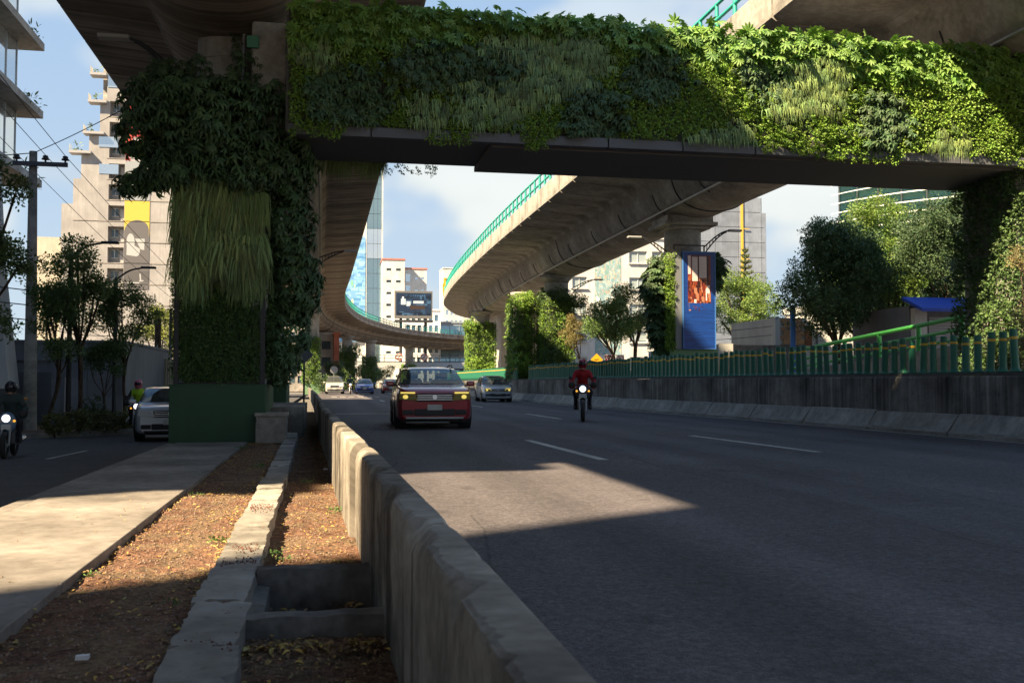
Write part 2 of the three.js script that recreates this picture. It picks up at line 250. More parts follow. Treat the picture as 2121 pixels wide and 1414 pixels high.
// low concrete barrier between soil and expressway
{
  const br = thing('concrete_barrier', 'low weathered concrete barrier with chipped top beside the expressway', 'barrier', [0.25, 0, 8]);
  const ring = [[0, -0.1], [0, 0.12], [0, 0.26], [0, 0.38], [0, 0.5], [0, 0.58], [0.001, 0.6], [0.003, 0.606], [0.006, 0.612], [0.01, 0.617], [0.016, 0.62], [0.07, 0.621], [0.128, 0.62], [0.138, 0.61], [0.14, 0.56], [0.146, 0.4], [0.155, 0.22], [0.2, 0.06], [0.21, -0.1]];
  const ends = [-2.4, 3.38, 7.5, 11.6, 15.7, 19.8, 23.9, 28, 32.1, 36.2, 40.3, 44.4, 48.5, 52.6, 56.7, 60.8, 65, 69, 73, 77, 81, 85, 89, 93, 97, 101];
  for (let s = 0; s < ends.length - 1; s++) {
    const d0 = ends[s] + 0.015, d1 = ends[s + 1] - 0.015, near = s < 3, n = near ? Math.round((d1 - d0) / 0.022) : s < 6 ? 50 : 10, jx = s === 2 ? -0.035 : s ? rr(-0.018, 0.018) : 0, jy = s === 2 ? 0.03 : rr(-0.012, 0.012), amp = near ? 1 : 0.8;
    const st = []; const tiltX = rr(-0.01, 0.01);
    for (let i = 0; i <= n; i++) {
      const d = lerp(d0, d1, i / n), endw = Math.max(smooth(0.22, 0, d - d0), smooth(0.22, 0, d1 - d));
      const wear = fbm3(d * 2.3, 4.7, s * 9.1, 3), jag = fbm3(d * 19, 1.3, s * 4.1, 4);
      const chip = amp * clamp(0.16 * Math.max(0, wear + 0.1) + 0.1 * Math.max(0, fbm3(d * 7, 8.8, s * 2.2, 4) - 0.05) + 0.02 * Math.max(0, jag) + endw * 0.035, 0.004, 0.085), chipR = amp * (0.004 + 0.05 * Math.max(0, fbm3(d * 5, 3.1, s * 6.6, 4) - 0.12) + endw * 0.012);
      const low = 0.607 - chip * 1.25 - 0.012 * jag, lift = 0.006 * fbm3(d * 1.4, s, 3.3, 3), r1 = (a, f) => a * fbm3(d * f, a * 900, s, 3);
      const pr = [[0, -0.1], [r1(0.004, 5), 0.12], [r1(0.0041, 5), 0.26], [r1(0.0042, 5), 0.38], [r1(0.003, 6), low - 0.06], [0, low - 0.012], [0.004, low], [chip * 0.22 + r1(0.02, 21) * (chip * 12), lerp(low, 0.62, 0.25) + r1(0.014, 17) * chip * 12], [chip * 0.55 + r1(0.021, 23) * chip * 10, lerp(low, 0.62, 0.58) + r1(0.015, 19) * chip * 10], [chip * 0.9 + 0.004, 0.613 + lift], [chip + 0.012, 0.62 + lift], [Math.max(chip + 0.02, 0.07), 0.621 + lift + r1(0.003, 9)], [0.128 - chipR, 0.62 + lift], [0.138, 0.61 - chipR], [0.14, 0.56], [0.146, 0.4], [0.155, 0.22], [0.2, 0.06], [0.21, -0.1]];
      st.push({ p: new THREE.Vector3(barrierX(d) + jx + tiltX * (i / n - 0.5) - 0.25, jy, -(d - 8)), r: new THREE.Vector3(1, 0, 0), profile: pr });
    }
    const sg = sweep(st, ring, true, 0.45), sp = sg.attributes.position, su = sg.attributes.uv; for (let i = 0; i < sp.count; i++) su.setXY(i, -sp.getZ(i), sp.getY(i) + sp.getX(i) * 0.8);
    part(br, 'segment', sg, mat.barrier, { keepUV: true });
  }
}
// loose concrete block beside the green plinth, raised slab behind it
{
  const b = thing('concrete_block', 'square weathered concrete planter block beside the dark green plinth', 'block', [-0.97, -0.02, 19.25]);
  const g = roughBox(0.56, 0.52, 0.55, 0.035, 2.2, 10, 10, 10).translate(0, 0.26, 0); part(b, 'body', g, mat.concRough);
  part(b, 'rim', [lo(-0.3, 0.3, 0.49, 0.56, -0.3, -0.22, 0.012), lo(-0.3, 0.3, 0.49, 0.56, 0.22, 0.3, 0.012), lo(-0.3, -0.22, 0.492, 0.558, -0.215, 0.215, 0.012), lo(0.22, 0.3, 0.492, 0.558, -0.215, 0.215, 0.012)], mat.concRough);
  const s = thing('median_slab', 'raised concrete slab in the median behind the block', 'slab', [-1, -0.04, 24]);
  part(s, 'slab', roughBox(1.5, 0.62, 5.5, 0.04, 7.7, 8, 4, 20).translate(-0.2, 0.31, 0), mat.concDark);
}
// retaining wall with sloped apron and green delineator posts
{
  const wl = thing('retaining_wall', 'stained grey retaining wall with sloped apron along the expressway', 'wall', [12.8, 0, 30], { world: true });
  const tone = [1, 0.93, 1.06, 0.98].map(k => { const m = mat.wall.clone(); m.color.multiplyScalar(k); return m; });
  const apr = [1, 1.12, 0.92, 1.05].map(k => { const m = mat.conc.clone(); m.color.multiplyScalar(0.78 * k); return m; });
  const at = d => ({ p: new THREE.Vector3(wallX(d), 0, -d), r: new THREE.Vector3(1, 0, 0) });
  let i = 0;
  for (let d = -12; d < 110; d += 6.1) { const a = d + 0.012, b = d + 6.088; part(wl, 'wall_panel', sweep([at(a), at(b)], [[0.36, -0.1], [0.36, 1.2], [0.385, 1.235], [0.62, 1.235], [0.62, -0.1]]), tone[i++ % 4]); }
  i = 0;
  for (let d = -12; d < 110; d += 3.05) { const a = d + 0.025, b = d + 3.025; const j = rr(-0.015, 0.015); part(wl, 'apron_block', sweep([at(a), at((a + b) / 2), at(b)], [[0.0, -0.1], [0.0 + j, 0.07], [0.05 + j, 0.11], [0.28, 0.44 + j], [0.33, 0.455 + j], [0.358, -0.1]]), apr[(i++ * 3) % 4]); }
  part(wl, 'coping', sweep([-12, 10, 16, 23.4, 32, 40, 47, 54, 110].map(at), [[0.37, 1.24], [0.37, 1.3], [0.66, 1.3], [0.66, 1.24]]), M([0.1, 0.105, 0.11], 0.8, { map: tConc }));
  const mk = thing('delineator_post', 'dark green delineator post with yellow band on the retaining wall', 'bollard', [0, 1.3, 0], { group: 'delineator posts along the retaining wall' });
  const lathe = (pts, s = 10) => clean(new THREE.LatheGeometry(pts.map(p => new THREE.Vector2(...p)), s));
  const post = part(mk, 'post', lathe([[0.0, 0], [0.125, 0], [0.125, 0.02], [0.09, 0.045], [0.076, 0.1], [0.074, 0.76], [0.066, 0.782], [0.0, 0.785]]), mat.post);
  sub(post, 'band', lathe([[0.0755, 0.6], [0.0775, 0.602], [0.0775, 0.648], [0.0755, 0.65]]), mat.postBand);
  let first = true;
  for (let d = 15.2; d < 58; d += 0.375) {
    const o = first ? mk : mk.clone(); if (!first) { o.name = numbered('delineator_post'); scene.add(o); } first = false;
    o.position.set(wallX(d) + 0.52, 1.302, -d - rr(-0.03, 0.03)); o.rotation.set(rr(-0.05, 0.05) + (rnd() < 0.15 ? 0.09 : 0), rr(0, 6), rr(-0.03, 0.03)); o.scale.y = rr(0.95, 1.06);
  }
  const far = thing('delineator_row', 'far row of closely set green delineator posts beyond the ivy columns', 'bollard row', [11.9, 1.3, 80]);
  const list = []; for (let k = 0; k < 110; k++) { const d = 62 + k * 0.34; list.push(cyl(P(wallX(d) - 11.9 + 0.52, 0, d - 80), P(wallX(d) - 11.9 + 0.52, 0.8, d - 80), 0.09, 0.085, 6)); }
  part(far, 'posts', list, mat.post, { kind: 'stuff' }); const l2 = []; for (let k = 0; k < 110; k++) { const d = 62 + k * 0.34; l2.push(cyl(P(wallX(d) - 11.9 + 0.52, 0.63, d - 80), P(wallX(d) - 11.9 + 0.52, 0.67, d - 80), 0.095, 0.095, 6)); } part(far, 'bands', l2, mat.postBand, { kind: 'stuff' });
  structure('terrace', 'raised paved ground behind the retaining wall', sweep([-12, 16, 23.4, 40, 54, 110, 300].map(at), [[0.63, -0.9], [0.63, 1.12], [240, 1.12], [240, -0.9]]), M([0.24, 0.22, 0.2], 0.95, { map: tConc }));
}
// ---------------------------------------------------------------- viaducts
function offsetPath(edge, off, step) {        // edge: [x, d] points; returns stations on a parallel path
  const c = new THREE.CatmullRomCurve3(edge.map(([x, d]) => new THREE.Vector3(x, 0, -d)), false, 'centripetal'), L = c.getLength(), n = Math.round(L / step), out = [];
  for (let i = 0; i <= n; i++) { const p = c.getPointAt(i / n), t = c.getTangentAt(i / n), r = new THREE.Vector3(-t.z, 0, t.x); p.addScaledVector(r, off); out.push({ p, r, t }); }
  return out;
}
function viaduct(name, label, edge, side, half, segMat, railSides, base) {
  const v = thing(name, label, 'viaduct', base, { world: true });
  const h = half, under = [[-h, 10.02], [-h + 0.12, 9.94], [-2.15, 9.76], [-1.97, 9.7], [-1.83, 9.56], [-1.73, 9.32], [-1.66, 9.02], [-1.54, 8.7], [-1.36, 8.42], [-1.1, 8.21], [-0.75, 8.06], [-0.38, 7.98], [0, 7.96]];
  const prof = [[-h, 10.93], ...under, ...under.slice(0, -1).reverse().map(([x, y]) => [-x, y]), [h, 10.93], [h - 0.04, 10.97], [h - 0.2, 10.97], [h - 0.24, 10.93], [h - 0.27, 10.34], [-h + 0.27, 10.34], [-h + 0.24, 10.93], [-h + 0.2, 10.97], [-h + 0.04, 10.97]];
  const core = [[-h + 0.05, 10.3], [-h + 0.06, 10.03], ...under.slice(1).map(([x, y], i) => i > 1 ? [x * 1.006, y - 0.012] : [x * 0.985, y + 0.18]), ...under.slice(1, -1).map(([x, y], i) => i > 1 ? [-x * 1.006, y - 0.012] : [-x * 0.985, y + 0.18]).reverse(), [h - 0.06, 10.03], [h - 0.05, 10.3]];
  const st = offsetPath(edge, -side * half, 2.5), gap = 0.045;
  part(v, 'girder_core', sweep(st, core), segMat);
  const tones = [1, 0.98, 1.02, 0.99, 1.01].map(k => { const m = segMat.clone(); m.color.multiplyScalar(k); return m; });
  for (let i = 0; i < st.length - 1; i++) {
    const a = st[i], b = st[i + 1], pa = a.p.clone().lerp(b.p, gap / 2.5), pb = b.p.clone().lerp(a.p, gap / 2.5);
    part(v, 'deck_segment', sweep([{ p: pa, r: a.r }, { p: pb, r: b.r }], prof), tones[(i * 7 + (i % 3)) % 5]);
  }
  for (const s of railSides) {
    const at = (q, y, o = 0) => new THREE.Vector3(q.p.x + q.r.x * s * (h - 0.12 + o), y, q.p.z + q.r.z * s * (h - 0.12 + o));
    const pg = [];
    for (let i = 0; i < st.length - 1; i++) for (const f of [0, 0.5]) {
      const q = { p: st[i].p.clone().lerp(st[i + 1].p, f), r: st[i].r.clone().lerp(st[i + 1].r, f).normalize() }; const z = -q.p.z; if (z < 14) continue;
      part(v, 'rail_post', cyl(at(q, 10.96), at(q, 11.78), 0.065, 0.055, 6), mat.teal);
    }
    const far = st.filter(q => -q.p.z > 12);
    for (const y of [11.3, 11.74]) part(v, 'guard_rail', tube(far.map(q => at(q, y)), 0.055, far.length * 2, 6), mat.teal);
  }
  v.stations = st; v.at = (i, x, y) => { const q = st[i]; return new THREE.Vector3(q.p.x + q.r.x * x, y, q.p.z + q.r.z * x); };
  return v;
}
const edgeL = [[2.25, -45], [2.25, 0], [2.25, 50], [2.1, 85], [2.0, 105], [3.0, 128], [7.2, 157], [17, 188], [33, 210], [60, 224], [95, 232]];
const edgeR = [[10.7, -45], [10.7, 0], [10.7, 45], [10.9, 70], [12.0, 98], [14.0, 117], [20, 137], [33, 152], [60, 162]];
const deckL = viaduct('viaduct', 'concrete viaduct over the median curving away to the right behind the beam', edgeL, 1, 4.25, mat.deckBoard, [1], [-2, 7.9, 40]);
const deckR = viaduct('viaduct', 'grey concrete viaduct with teal railing rising over the retaining wall', edgeR, -1, 4.5, mat.deck, [-1], [15.2, 7.9, 40]);
{
  const seg = deckR.stations.map((q, i) => i).filter(i => -deckR.stations[i].p.z > 8 && -deckR.stations[i].p.z < 130);
  part(deckR, 'conduit', tube(seg.map(i => deckR.at(i, -1.27, 8.27)), 0.06, seg.length * 2, 6), mat.steel);
  for (let k = 0; k < seg.length; k += 2) part(deckR, 'conduit_clip', tube([deckR.at(seg[k], -1.68, 8.98), deckR.at(seg[k], -1.57, 8.68), deckR.at(seg[k], -1.38, 8.39), deckR.at(seg[k], -1.1, 8.18)], 0.02, 6, 4), mat.darkSteel);
  const ringAt = (v, i) => { const pr = [[-1.84, 9.56], [-1.74, 9.32], [-1.67, 9.02], [-1.55, 8.69], [-1.37, 8.41], [-1.1, 8.2], [-0.75, 8.05], [0, 7.94], [0.75, 8.05], [1.1, 8.2], [1.37, 8.41], [1.55, 8.69], [1.67, 9.02], [1.74, 9.32], [1.84, 9.56]]; part(v, 'joint_seal', tube(pr.map(([x, y]) => v.at(i, x, y)), 0.045, 40, 5), mat.black); };
  for (const i of [24, 33, 41, 50]) ringAt(deckR, i);
  for (const i of [28, 46, 62, 72, 82]) ringAt(deckL, i);
  const segL = deckL.stations.map((q, i) => i).filter(i => -deckL.stations[i].p.z > 20 && -deckL.stations[i].p.z < 230);
  part(deckL, 'conduit', tube(segL.map(i => deckL.at(i, 1.7, 9.1)), 0.05, segL.length * 2, 5), mat.darkSteel);
}
// ---------------------------------------------------------------- foliage kit
const leafMat = (c = [1, 1, 1], tr = 0.3) => new THREE.MeshPhysicalMaterial({ color: rgb(...c), roughness: 0.62, transmission: tr, thickness: 0, side: THREE.DoubleSide });
const leafW = leafMat();
function triGeo(pos) { const g = new THREE.BufferGeometry(); g.setAttribute('position', new THREE.Float32BufferAttribute(pos, 3)); g.computeVertexNormals(); return clean(g); }
function oval(l, w, fold = 0.12, droop = 0.1) {           // leaf along +y, facing +z
  const c = [[0, 0, 0], [0, l * 0.5, 0], [0, l, -l * droop]], e = s => [[s * w * 0.5, l * 0.3, fold * w], [s * w * 0.42, l * 0.66, fold * w - l * droop * 0.3]];
  const p = []; for (const s of [-1, 1]) { const [a, b] = e(s); const t = (u, v, q) => s > 0 ? p.push(...u, ...v, ...q) : p.push(...u, ...q, ...v); t(c[0], a, c[1]); t(a, b, c[1]); t(b, c[2], c[1]); } return triGeo(p);
}
function basis(tip, nrm) { const y = tip.clone().normalize(), z = nrm.clone().addScaledVector(y, -nrm.dot(y)).normalize(), x = y.clone().cross(z); return new THREE.Quaternion().setFromRotationMatrix(new THREE.Matrix4().makeBasis(x, y, z)); }
const rv = (s = 1) => new THREE.Vector3(gauss(), gauss(), gauss()).multiplyScalar(s);
const M4 = (p, q, s) => new THREE.Matrix4().compose(p, q, new THREE.Vector3(s, s, s));
function sprigGeo(n, l, w, spread) { const list = []; for (let i = 0; i < n; i++) { const p = rv(1).normalize().multiplyScalar(spread * Math.sqrt(rnd())); p.z = p.z * 0.6; const tip = p.clone().add(rv(0.25)).add(new THREE.Vector3(0, -0.1, 0.25)); list.push(oval(l * rr(0.75, 1.2), w * rr(0.8, 1.2)).applyMatrix4(M4(p, basis(tip, new THREE.Vector3(0, 0.55, 0.8).add(rv(0.4))), 1))); } return merge(list); }
const gSprig = [0, 1, 2].map(() => sprigGeo(9, 0.5, 0.3, 0.55));
const gClump = [0, 1, 2].map(() => sprigGeo(14, 0.36, 0.17, 0.75));
function palmGeo(n, droop) { const list = []; for (let i = 0; i < n; i++) { const a = i / n * 6.283 + rr(-0.15, 0.15); const l = oval(rr(0.8, 1.05), 0.3, 0.15, droop); l.rotateX(rr(-0.5, -0.15)); l.rotateZ(a); list.push(l); } return merge(list); }
const gPalm = [palmGeo(7, 0.3), palmGeo(8, 0.45), palmGeo(6, 0.35)];
function tuftGeo(n, hang, w) {
  const pos = [];
  for (let i = 0; i < n; i++) {
    const az = rr(-1.25, 1.25), dx = Math.sin(az), dz = Math.cos(az), L = rr(0.7, 1.1), up = rr(0.15, 0.5) * (1 - hang * 0.75), ox = rr(-0.12, 0.12), oz = rr(0, 0.08), seg = 4, pts = [];
    for (let k = 0; k <= seg; k++) { const t = k / seg; const out = (0.12 + 0.34 * (1 - hang * 0.35)) * Math.sin(Math.min(t * 1.5, 1.57)) ; pts.push([ox + dx * out * L * 0.7, L * (up * 2.2 * t * (1 - t * 0.8) - (0.55 + hang * 0.5) * t * t), oz + dz * out * L * 0.6 + 0.02]); }
    const wd = w * rr(0.7, 1.3); for (let k = 0; k < seg; k++) { const a = pts[k], b = pts[k + 1], wa = wd * (1 - k / seg * 0.6), wb = wd * (1 - (k + 1) / seg) + 0.002; const A = [a[0] - wa, a[1], a[2]], B = [a[0] + wa, a[1], a[2]], C = [b[0] - wb, b[1], b[2]], D = [b[0] + wb, b[1], b[2]]; pos.push(...A, ...B, ...C, ...B, ...D, ...C); }
  } return triGeo(pos);
}
const gTuft = [0, 1].map(() => tuftGeo(11, 0.15, 0.03)), gHang = [0, 1].map(() => tuftGeo(13, 0.7, 0.02));
function lobedGeo(n) {                                      // deeply lobed leaf, tip +y
  const rim = []; for (let i = 0; i < n; i++) { const a = -2.5 + 5 * i / (n - 1), r = 0.62 + 0.4 * Math.cos(a * 0.55); rim.push([Math.sin(a) * r, Math.cos(a) * r, -0.22 * r * r + rr(-0.05, 0.02)]); if (i < n - 1) { const b = a + 2.5 / (n - 1), q = 0.46; rim.push([Math.sin(b) * q, Math.cos(b) * q, 0.02]); } }
  const fat = []; for (let i = 0; i < rim.length; i++) { if (i % 2) { fat.push(rim[i]); continue; } const [x, y, z] = rim[i], l = Math.hypot(x, y), nx = -y / l * 0.15, ny = x / l * 0.15; fat.push([x * 0.7 + nx, y * 0.7 + ny, z * 0.4], [x, y, z], [x * 0.7 - nx, y * 0.7 - ny, z * 0.4]); }
  const o = [0, -0.08, 0.0], pos = []; for (let i = 0; i < fat.length - 1; i++) pos.push(...o, ...fat[i + 1], ...fat[i]); return triGeo(pos);
}
const gLobed = [9, 7, 11].map(lobedGeo);
function scatter(parent, name, geo, list, material = leafW, kind = 'stuff') {
  if (!list.length) return; const im = new THREE.InstancedMesh(geo, material, list.length); im.name = name; im.userData.kind = kind; im.castShadow = im.receiveShadow = true; const off = parent.inWorld ? parent.position : null;
  list.forEach((e, i) => { const p = off ? e.p.clone().sub(off) : e.p; im.setMatrixAt(i, M4(p, e.q, e.s)); im.setColorAt(i, e.c); }); im.instanceMatrix.needsUpdate = true; parent.add(im); return im;
}
const tint = (c, v = 0.25) => { const k = 1 + rr(-v, v), h = rr(-0.06, 0.06); return rgb(c[0] * k * (1 + h * 2), c[1] * k, c[2] * k * (1 - h * 2)); };
const C = { sprig: [0.19, 0.33, 0.03], sprigDark: [0.07, 0.14, 0.03], palm: [0.06, 0.125, 0.04], grass: [0.25, 0.36, 0.13], hang: [0.17, 0.25, 0.075], phil: [0.16, 0.31, 0.045], dry: [0.3, 0.2, 0.06] };
const UPV = new THREE.Vector3(0, 1, 0);
// put plants of a kind on a wall face: o = lower corner, u = along, n = outward
function plantFace(kind, o, u, n, x, y, out, size) {
  const p = o.clone().addScaledVector(u, x).addScaledVector(UPV, y).addScaledVector(n, out);
  if (kind === 'g' || kind === 'h') return { p, q: basis(UPV.clone().add(rv(0.08)), n.clone().add(rv(0.15))), s: size, c: tint(kind === 'g' ? C.grass : C.hang, 0.55) };
  if (kind === 's') return { p, q: basis(new THREE.Vector3(0, -1, 0).addScaledVector(n, 0.8).add(rv(0.5)), n.clone().addScaledVector(UPV, 0.7).add(rv(0.25))), s: size, c: tint(C.palm, 0.3) };
  if (kind === 'p') return { p, q: basis(new THREE.Vector3(0, -0.9, 0).addScaledVector(n, 0.5).add(rv(0.4)), n.clone().addScaledVector(UPV, 0.6).add(rv(0.22))), s: size, c: tint(C.phil, 0.25) };
  return { p, q: basis(UPV.clone().add(rv(0.5)), n.clone().addScaledVector(UPV, 0.25).add(rv(0.25))), s: size, c: tint(kind === 'd' ? C.sprigDark : C.sprig, 0.3) };
}
// ---------------------------------------------------------------- portal pier with living walls
{
  const pr = thing('portal_pier', 'massive dark portal pier with a wide beam spanning the expressway', 'pier', [-2, 0, 20.3], { world: true });
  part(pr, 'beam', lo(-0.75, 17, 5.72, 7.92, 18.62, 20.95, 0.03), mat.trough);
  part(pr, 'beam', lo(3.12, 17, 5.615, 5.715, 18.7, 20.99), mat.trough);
  for (let x = -0.7; x < 16; x += 1.52) part(pr, 'planter_trough', lo(x, x + 1.5, 5.64, 5.83, 18.42, 18.6, 0.012), M([0.1, 0.105, 0.12], 0.6));
  part(pr, 'column', lo(-2.62, -1.25, 1.0, 6.7, 19.65, 21.9), mat.deck);
  part(pr, 'pier_head', cyl(P(-1.95, 6.2, 20.8), P(-1.95, 8.15, 20.8), 0.64, 0.64, 28), mat.deck);
  part(pr, 'pier_head', cyl(P(-1.95, 7.55, 20.8), P(-1.95, 7.62, 20.8), 0.665, 0.665, 28), mat.deck);
  part(pr, 'beam_end', lo(-1.42, -0.76, 5.75, 8.0, 19.3, 20.94, 0.05), mat.deck);
  part(pr, 'column', lo(14.68, 16.4, 1.0, 5.7, 19.0, 20.8), mat.deck);
  part(pr, 'drain_pipe', cyl(P(-1.62, 5.9, 20.05), P(-1.62, 8.2, 20.05), 0.04, 0.04, 8), mat.steel);
  part(pr, 'junction_box', lo(-1.5, -1.28, 7.45, 7.68, 19.22, 19.29, 0.01), M([0.06, 0.22, 0.13], 0.6));
  const pl = part(pr, 'plinth', lo(-2.82, -1.09, -0.6, 1.05, 19.2, 22.2, 0.015), mat.greenBase);
  sub(pl, 'capping', lo(-2.83, -1.08, 1.05, 1.062, 19.19, 22.2), M([0.03, 0.12, 0.05], 0.6), pr);
  part(pr, 'plinth', lo(-2.7, -0.98, -0.2, 1.06, 26.6, 29, 0.015), mat.greenBase);
  part(pr, 'column', lo(-2.5, -1.2, 1.0, 7.9, 26.9, 28.7), mat.deck);
  for (const [x, d] of [[-2.72, 19.35], [-1.16, 19.35], [-1.16, 21.8], [-2.72, 21.8]]) part(pr, 'steel_post', lo(x - 0.045, x + 0.045, 1.03, 6.6, d - 0.045, d + 0.045), mat.black);
  for (let k = 0; k < 6; k++) part(pr, 'steel_rail', lo(-2.67, -1.21, 1.06 + k * 1.05, 1.1 + k * 1.05, 19.38, 19.42), mat.black);
  // living wall on the beam
  const gw = thing('vertical_garden', 'lush living wall of mixed plants covering the beam over the expressway', 'green wall', [7, 5.8, 18.6], { world: true });
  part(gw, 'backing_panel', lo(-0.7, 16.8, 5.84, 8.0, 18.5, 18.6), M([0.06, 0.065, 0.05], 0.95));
  const E_ = [['g', 3.86, 7.11, 1.23, 0.64], ['g', 3.22, 6.48, 0.55, 0.50], ['g', 4.71, 7.39, 0.66, 0.47], ['g', 9.55, 7.06, 0.68, 0.68], ['g', 9.15, 7.62, 0.51, 0.44], ['g', 9.98, 7.57, 0.52, 0.40], ['g', 7.41, 5.80, 0.60, 0.19], ['g', 8.06, 5.98, 0.30, 0.23], ['g', 12.67, 5.89, 0.42, 0.35], ['g', -0.24, 7.30, 0.28, 0.45], ['g', 1.87, 6.09, 0.37, 0.36], ['g', 2.85, 6.41, 0.41, 0.55], ['s', 3.22, 7.07, 0.46, 0.32], ['s', 5.08, 6.21, 0.60, 0.60], ['s', 6.34, 7.07, 0.59, 0.52], ['s', 8.63, 7.30, 0.49, 0.46], ['s', 11.22, 6.37, 0.54, 0.64], ['s', 0.37, 6.37, 0.79, 0.53], ['s', 2.22, 7.01, 1.00, 0.41], ['g', 9.03, 6.60, 0.36, 0.34]];
  const philLow = x => tab([[-0.6, 7.35], [0.2, 7.2], [1.5, 7.3], [2.5, 7.5], [2.95, 7.85], [4.8, 7.8], [5.8, 7.55], [6.8, 7.4], [8.4, 7.45], [10, 7.75], [10.8, 7.25], [12.1, 7.3], [13, 7.25], [16, 7.4]], x);
  const kindAt = (x, y) => { x += gauss() * 0.11; y += gauss() * 0.09; const wob = 0.34 * fbm3(x * 1.6, y * 1.6, 3, 4); if (y > philLow(x) + wob) return 'p'; for (let i = E_.length - 1; i >= 0; i--) { const [k, cx, cy, rx, ry] = E_[i]; if (((x - cx) / rx) ** 2 + ((y - cy) / ry) ** 2 + wob * 2 < 1) return k + i; } return 'l' + Math.floor((x + 1) / 3); };
  const lowAt = x => 5.86 - 0.28 * smooth(0.02, 0.3, fbm3(x * 0.75, 7.7, 1.2, 3) + 0.12);
  const o = P(0, 0, 18.5), u = new THREE.Vector3(1, 0, 0), n = new THREE.Vector3(0, 0, 1), bags = {};
  const relief = (x, y) => 0.02 + 0.24 * clamp(fbm3(x * 1.1, y * 1.1, 9, 3) + 0.45);
  for (let i = 0; i < 17000; i++) {
    const x = rr(-0.65, 16.6), y = rr(5.55, 8.12); if (y < lowAt(x)) continue; const k = kindAt(x, y), t = k[0];
    if (y < 5.84 && t !== 'l') continue;
    if (t === 'g' ? rnd() < 0.45 : t === 's' ? rnd() < 0.35 : t === 'p' ? rnd() < 0.45 : false) continue;
    const base = relief(x, y), out = base * (t === 's' ? 1.5 : 1) * rr(0.5, 1.15), size = t === 'g' ? rr(0.24, 0.38) : t === 's' ? rr(0.10, 0.17) : t === 'p' ? rr(0.1, 0.19) : rr(0.075, 0.125);
    (bags[k] ||= []).push(plantFace(t, o, u, n, x, y, out, size));
  }
  const geos = { g: gTuft, s: gPalm, p: gLobed, l: gSprig }, nm = { g: 'grass_patch', s: 'umbrella_plant_patch', p: 'philodendron_fringe', l: 'small_leaf_patch' };
  Object.entries(bags).forEach(([k, list], i) => scatter(gw, nm[k[0]], geos[k[0]][i % geos[k[0]].length], list));
  const pm = [[0.14, 0.29, 0.045], [0.18, 0.33, 0.05], [0.11, 0.24, 0.05], [0.2, 0.34, 0.06]].map(c => leafMat(c, 0.35));
  for (let i = 0; i < 290; i++) {                           // the large lobed leaves that can be told apart
    const x = rr(-0.5, 13.6), top = rnd() < 0.36, y = top ? rr(7.95, 8.2) + 0.07 * fbm3(x * 1.3, 2, 2, 2) : rr(philLow(x), 8.05), e = plantFace('p', o, u, n, x, y, relief(x, y) + rr(0.04, 0.24) * (top ? 0.5 : 1), rr(0.1, 0.19));
    if (top) e.q = basis(new THREE.Vector3(rr(-1, 1), rr(-0.2, 0.9), rr(0.0, 0.9)), new THREE.Vector3(rr(-0.8, 0.8), 0.9, rr(-0.3, 0.8)));
    const m = new THREE.Mesh(gLobed[i % 3], pm[i % 4]); m.name = 'lobed_leaf'; m.position.copy(e.p).sub(gw.position); m.quaternion.copy(e.q); m.scale.setScalar(e.s); m.castShadow = m.receiveShadow = true; gw.add(m);
  }
  { const T = [[], []]; for (let i = 0; i < 46; i++) T[i % 2].push(plantFace('h', P(0, 0, 21.05), u, new THREE.Vector3(0, 0, -1), rr(-0.5, 1.25), rr(5.75, 5.95), rr(0, 0.2), rr(0.35, 0.6))); T.forEach((l, i) => scatter(gw, 'hanging_grass', gHang[i], l)); const q = []; for (let i = 0; i < 70; i++) q.push(plantFace('d', P(0, 0, 21.0), u, n, rr(1.1, 2.35), rr(5.5, 5.72), rr(-0.1, 0.1), rr(0.05, 0.09))); scatter(gw, 'hanging_tendrils', gSprig[1], q); }
  // garden on the near column
  const cg = thing('column_garden', 'dark planted column with drooping umbrella plants above long hanging grass', 'green wall', [-2, 1.1, 19.6], { world: true });
  const o2 = P(-2.68, 0, 19.5), L = [[], [], []], H = [[], []], S = [[], [], []];
  for (let i = 0; i < 3400; i++) { const x = rr(0, 1.5), y = rr(1.12, 2.9); if (y > 2.55 + 0.3 * fbm3(x * 3, 1, 1, 2) && rnd() < 0.6) continue; L[i % 3].push(plantFace('d', o2, u, n, x, y, rr(0.0, 0.2), rr(0.06, 0.1))); }
  for (let i = 0; i < 560; i++) { const x = rr(0.0, 1.5), row = Math.floor(rr(0, 8)), y = 3.1 + row * 0.27 + rr(-0.09, 0.09); if (y < 3.25 + 1.1 * fbm3(x * 2.1, 6.6, 1, 3) || fbm3(x * 1.7, y * 1.4, 8.3, 3) < -0.2) { for (let q = 0; q < 4; q++) L[q % 3].push(plantFace(rnd() < 0.5 ? 'd' : 'l', o2, u, n, x + rr(-0.1, 0.1), y - 0.35 + rr(-0.2, 0.2), rr(0, 0.2), rr(0.06, 0.1))); continue; } H[i % 2].push(plantFace('h', o2, u, n, x, y, rr(0.02, 0.2) + 0.12 * clamp(fbm3(x * 3, y * 2, 4, 2) + 0.3), rr(0.45, 0.8))); }
  const oS = P(-2.76, 0, 19.5), nS = new THREE.Vector3(-1, 0, 0), uS = new THREE.Vector3(0, 0, -1);
  for (let i = 0; i < 1500; i++) L[i % 3].push(plantFace(i % 3 ? 'd' : 'l', oS, uS, nS, rr(0, 2.2), rr(1.2, 5), rr(0, 0.12), rr(0.06, 0.1)));
  const oR = P(-1.12, 0, 19.4), nR = new THREE.Vector3(1, 0, 0);
  for (let i = 0; i < 700; i++) L[i % 3].push(plantFace('d', oR, uS, nR, rr(0.1, 2.4), rr(1.15, 4.8), rr(0, 0.15), rr(0.07, 0.1)));
